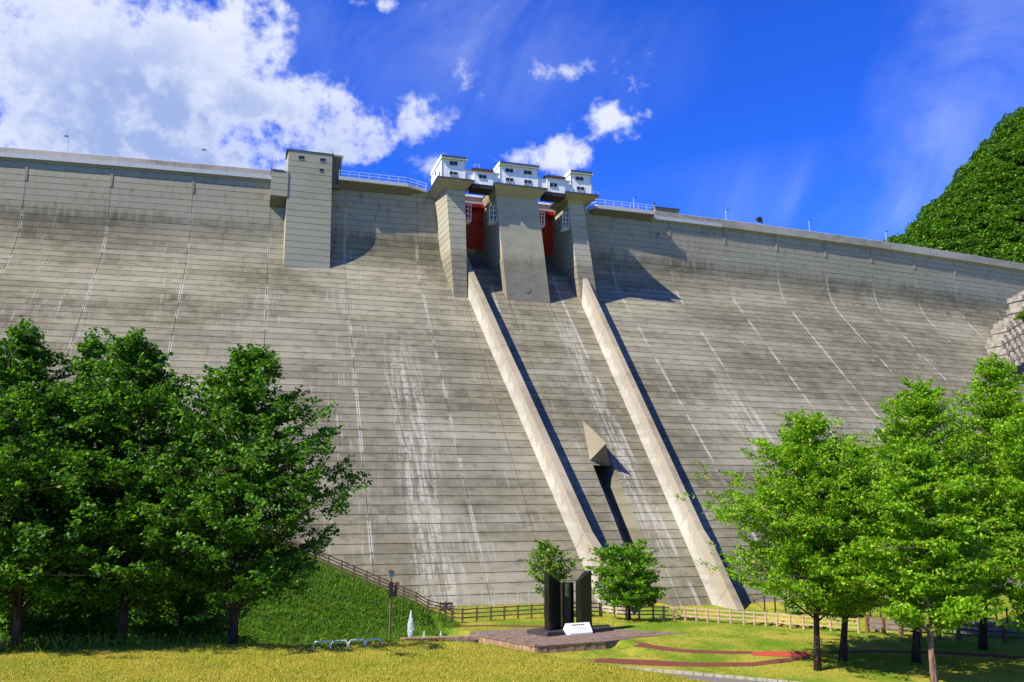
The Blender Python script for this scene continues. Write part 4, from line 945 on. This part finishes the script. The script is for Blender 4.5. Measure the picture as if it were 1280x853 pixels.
b_ = atZ(1170, 872); tree('tree', 'crooked tree with pale reddish trunk in the right foreground', b_, top_h(1196, 560, b_), spindle(3.6, .3, .2), 'leaf_bright', 40000, .115, .34, (.1, 0), .2, 47, .5, 'pale_bark', limbs=66, clus=.85, wob=.28)
b_ = atZ(1322, 838); tree('tree', 'green tree half outside the right edge', b_, top_h(1310, 500, b_), spindle(4.2, .3, .2), 'leaf_bright', 42000, .115, .2, (0, 0), .2, 53, .6, limbs=84, clus=.9)
b_ = atZ(690, 772.5); tree('young_tree', 'small sparse yellow-green tree behind the left black slab', b_, top_h(684, 681, b_), lambda t_: 2.5 * (.55 + .9 * t_) if t_ < .45 else 2.4 * (1.25 - t_), 'leaf_small', 4200, .13, .35, (-.5, 0), .1, 59, .7, limbs=26, clus=.75, wob=.1)
b_ = atZ(787, 773.5); tree('young_tree', 'rounded dense green tree behind the right black slab', b_, top_h(780, 684, b_), lambda t_: 3.1 * (.75 + .6 * t_) if t_ < .4 else 3.1 * math.sqrt(max(0, 1.12 - ((t_ - .35) / .75) ** 2)), 'leaf_mid', 15000, .13, .22, (-.4, 0), .14, 61, .38, limbs=48, clus=.85, wob=.1)
for k, (px, py, h_, lab) in enumerate(((1066, 763, 2.6, 'thin young tree on the grass behind the steel fence, leftmost'), (1118, 764, 3.0, 'thin pale-trunked young tree on the far grass'), (1132, 760, 3.3, 'middle young tree on the far grass slope'), (1181, 760, 3.6, 'rightmost young tree on the far grass slope'))):
    b_ = base_on(px, py - 3); tree('sapling', lab, b_, h_ + 1.2, lambda t_: 1.3 * (1.1 - t_), 'leaf_mid', 1800, .12, .45, (0, 0), .06, 70 + k, .4, limbs=16, clus=.6, wob=.05)

# shrubs and undergrowth
def shrub(label, x, y, r, h, mat, n, sd_, leafs=.11):
    rs = np.random.default_rng(sd_); z = float(hgt(x, y)); g = thing('shrub', label, 'shrub', (x, y, z))
    mb = MB(); cl_ = []
    for i in range(9):
        a_ = rs.random() * 6.28; e = np.array([math.cos(a_) * r * .7, math.sin(a_) * r * .7, h * (.5 + .4 * rs.random())]); mb.tube([(0, 0, -.1), e * .5, e], [.04, .03, .01], 5, False)
        for _ in range(4): cl_.append(e + rs.normal(size=3) * np.array([r, r, h]) * .22)
    mb.build('stems', 'bark', g); cl_ = np.array(cl_); cl_[:, 2] = np.clip(cl_[:, 2], .15, h)
    C_ = cl_[rs.integers(0, len(cl_), n)] + rs.normal(size=(n, 3)) * np.array([r, r, h]) * .14; C_[:, 2] = np.maximum(C_[:, 2], .02)
    link('foliage', leaves_mesh('foliage', C_, leafs, .5, rs=rs), mat, g)
k = 0
for px, Yd, r_, h_, lab in ((30, 49, 1.8, 2.2, 'dark shrub between the two leftmost trunks'), (105, 51, 2.2, 2.6, 'tall dark shrub left of the second trunk'), (180, 50, 1.9, 2.4, 'dark shrub just right of the second trunk'), (235, 53, 2.2, 2.6, 'dark shrub left of the conical tree trunk'), (330, 54, 1.4, 1.2, 'low green shrub right of the conical tree trunk'), (370, 57, 1.3, 1.0, 'low green shrub on the embankment foot near the hoops')):
    k += 1; shrub(lab, atY(px, 700, Yd)[0], Yd, r_, h_, 'leaf_dark' if k < 5 else 'leaf_mid', 5200 if k < 5 else 2400, 90 + k)
shrub('leafy green bush behind the pale wooden fence', *atZ(1005, 781)[:2], 1.3, 1.0, 'leaf_broad', 1500, 101, .13); shrub('leafy green bush behind the fence near the thin trunks', *atZ(1055, 784)[:2], 1.3, .9, 'leaf_broad', 1400, 102, .13)
shrub('leaf tuft growing on the masonry abutment', *atY(1278, 385, 112)[:2], 1.2, 1.6, 'leaf_small', 900, 103, .16); sh = [o for o in COL.objects if o.get('label') == 'leaf tuft growing on the masonry abutment'][0]; sh.location.z = atY(1278, 402, 112)[2]
# big-leaved butterbur patch
n = 520; pxs = rng.uniform(-20, 130, n); yd = rng.uniform(46.5, 50, n)
X_ = np.array([atY(a_, 760, b_)[0] for a_, b_ in zip(pxs, yd)]); C_ = np.stack([X_, yd, hgt(X_, yd) + rng.uniform(.2, 1.1, n)], 1)
link('butterbur_leaves', leaves_mesh('butterbur', C_, .26, .9, .9), 'leaf_broad', kind='stuff', label='patch of large round pale leaves behind the leftmost trunk', cat='plants')

# grass blades
def blades(name, X_, Y_, hgt_, w_, mat, label, cat='grass', zoff=0.0):
    n = len(X_); Z_ = hgt(X_, Y_) + zoff; a_ = rng.random(n) * np.pi; h_ = hgt_ * (.5 + rng.random(n)); u = np.stack([np.cos(a_), np.sin(a_), np.zeros(n)], 1) * (w_ * (.6 + .8 * rng.random(n)))[:, None]
    B_ = np.stack([X_, Y_, Z_], 1); T_ = B_ + np.stack([rng.normal(size=n) * .35 * h_, rng.normal(size=n) * .35 * h_, h_], 1)
    V = np.stack([B_ - u, B_ + u, T_], 1).reshape(-1, 3); link(name, fastmesh(name, V, np.arange(3 * n).reshape(n, 3), 3), mat, kind='stuff', label=label, cat=cat)
n = 220000; a_ = rng.uniform(-.28, .85, n); ed = np.interp(a_, EDGE_A, EDGE_D); d_ = rng.uniform(.0, 1.0, n) * (ed + 1.5 - 25) + 25
blades('mound_grass', np.sin(a_) * d_, np.cos(a_) * d_, .075, .013, 'lawn_blade', 'short yellowing grass on the foreground mound')
n = 62000; X_ = rng.uniform(2, 64, n); Y_ = rng.uniform(44, 80, n)
def ok(X_, Y_):
    z = hgt(X_, Y_); m_ = np.ones(len(X_), bool)
    pl = [p for p in poly]
    m_ &= ~np.array([inside((x, y), pl) for x, y in zip(X_, Y_)])
    return m_
# keep blades off the paths: sample projected position against the measured strips
def offpath(X_, Y_):
    d = np.stack([X_, Y_, np.zeros(len(X_))], 1) - EYE; z = d @ FW; sx_ = CX + FPX * (d @ RT) / z; sy_ = CY - FPX * (d @ UP) / z
    def band(up, lo):
        up = np.array(up); lo = np.array(lo); return (sx_ > up[0, 0]) & (sx_ < up[-1, 0]) & (sy_ > np.interp(sx_, up[:, 0], up[:, 1]) - .3) & (sy_ < np.interp(sx_, lo[:, 0], lo[:, 1]) + .3)
    b1 = band([Z8(*p) for p in ((300, 100), (430, 97), (560, 130), (760, 160), (1000, 168), (1280, 170))], [Z8(*p) for p in ((330, 110), (480, 140), (640, 165), (820, 180), (1000, 186), (1280, 197))])
    b2 = band([Z8(*p) for p in ((-40, 203), (280, 213), (600, 228), (820, 240), (1180, 240), (1540, 195))], [Z8(*p) for p in ((-40, 228), (300, 243), (640, 262), (900, 264), (1180, 262), (1540, 214))])
    b3 = band([(939, 815.2), (1014, 815.2)], [(939, 820), (1014, 821.5)]); b4 = band([(x, y - .5) for x, y in kerb_u], [(x, y + 80) for x, y in kerb_u])
    b5 = band([(1014, 815.5), (1090, 813), (1180, 815), (1300, 822)], [(1014, 817.5), (1090, 815.5), (1180, 818), (1300, 825.5)])
    return ~(b1 | b2 | b3 | b4 | b5)
kk = ok(X_, Y_) & offpath(X_, Y_); blades('lawn_grass', X_[kk], Y_[kk], .09, .018, 'grass_blade', 'short green grass of the lawn round the monument')
n = 110000; X_ = rng.uniform(-14, 17.5, n); Y_ = rng.uniform(50, 75, n); H_ = np.clip((17.4 - X_) * .44, 0, 9.0); kk = (Y_ > 70 - 1.6 * H_) & (Y_ < 74)
blades('embankment_grass', X_[kk], Y_[kk], .26, .026, 'bank_blade', 'long rough grass on the embankment below the fence')
n = 7000; pxs = rng.uniform(-20, 480, n); yd = rng.uniform(43.5, 50, n) + rng.normal(size=n) * .4
X_ = (pxs - 330) / 1000 * yd + 0; kk = X_ < 8
blades('verge_grass', X_[kk], yd[kk], .5, .03, 'grass_blade', 'tall weeds along the far edge of the mound under the trees')
n = 700; X_ = rng.uniform(-12, 7, n); yd = rng.uniform(43.5, 47, n); C_ = np.stack([X_, yd, hgt(X_, yd) + rng.uniform(.2, .65, n)], 1)
link('wild_flowers', leaves_mesh('flowers', C_, .055, .5, .9), 'flower', kind='stuff', label='scattered pale wild flowers among the weeds under the left trees', cat='flowers')

# ------------------------------------------------------------------ wooded hill beyond the dam
YHILL = 190.0
sil = [(1085, 335), (1112, 318), (1124, 302), (1150, 284), (1190, 256), (1215, 230), (1240, 198), (1262, 171), (1285, 146), (1330, 95), (1420, 40), (1600, -20)]
SX = np.array([atY(x, y, YHILL)[0] for x, y in sil]); SZ = np.array([atY(x, y, YHILL)[2] for x, y in sil])
def hillz(X, Y):
    c_ = np.interp(X, SX, SZ, left=SZ[0] - 30) - 2.4; 
    return c_ - .95 * np.maximum(0, YHILL - Y) - .0 * np.maximum(0, Y - YHILL) - 3.0
gx_ = np.linspace(95, 420, 66); gy_ = np.concatenate([np.linspace(140, 200, 25), np.linspace(220, 500, 10)])
Xg, Yg = np.meshgrid(gx_, gy_); Zg = hillz(Xg, Yg) - np.maximum(0, Yg - 195) * 1.1
Zg = np.where(Xg < SX[0], Zg - (SX[0] - Xg) * 1.0, Zg)
i = np.arange(Xg.size).reshape(Xg.shape); F = np.stack([i[:-1, :-1], i[:-1, 1:], i[1:, 1:], i[1:, :-1]], -1).reshape(-1, 4)
link('hill', fastmesh('hill', np.stack([Xg, Yg, Zg], -1).reshape(-1, 3), F, 4, True), 'forest_floor', kind='structure')
cs, rr_ = [], []
for _ in range(24000):
    if len(cs) > 3600: break
    X = rng.uniform(SX[0] - 1, 245); Y = rng.uniform(150, 206); r = rng.uniform(1.0, 2.6)
    if all((X - c[0]) ** 2 + (Y - c[1]) ** 2 > (.5 * (r + q2)) ** 2 for c, q2 in zip(cs[-400:], rr_[-400:])): cs.append((X, Y)); rr_.append(r)
cs = np.array(cs); rr_ = np.array(rr_); n = 470000; idx = rng.choice(len(cs), n, p=rr_ ** 2 / (rr_ ** 2).sum())
d = rng.normal(size=(n, 3)); d /= np.linalg.norm(d, axis=1)[:, None]; d[:, 2] = np.abs(d[:, 2]) * 1.0 - .25
lump = 1 + .22 * np.sin(d[:, 0] * 7 + idx) * np.sin(d[:, 1] * 6 + idx * 2) ; rad = rr_[idx] * (.8 + .2 * rng.random(n)) * lump
base_z = hillz(cs[:, 0], cs[:, 1]) + rr_ * .7 + rng.normal(size=len(cs)) * 1.1
C_ = np.stack([cs[idx, 0], cs[idx, 1], base_z[idx]], 1) + d * rad[:, None] * np.array([1, 1, 1.15])
link('hillside_forest', leaves_mesh('forest', C_, .36, .4, .7), 'leaf_forest', kind='stuff', label='dense green forest covering the steep hill beyond the dam', cat='forest')
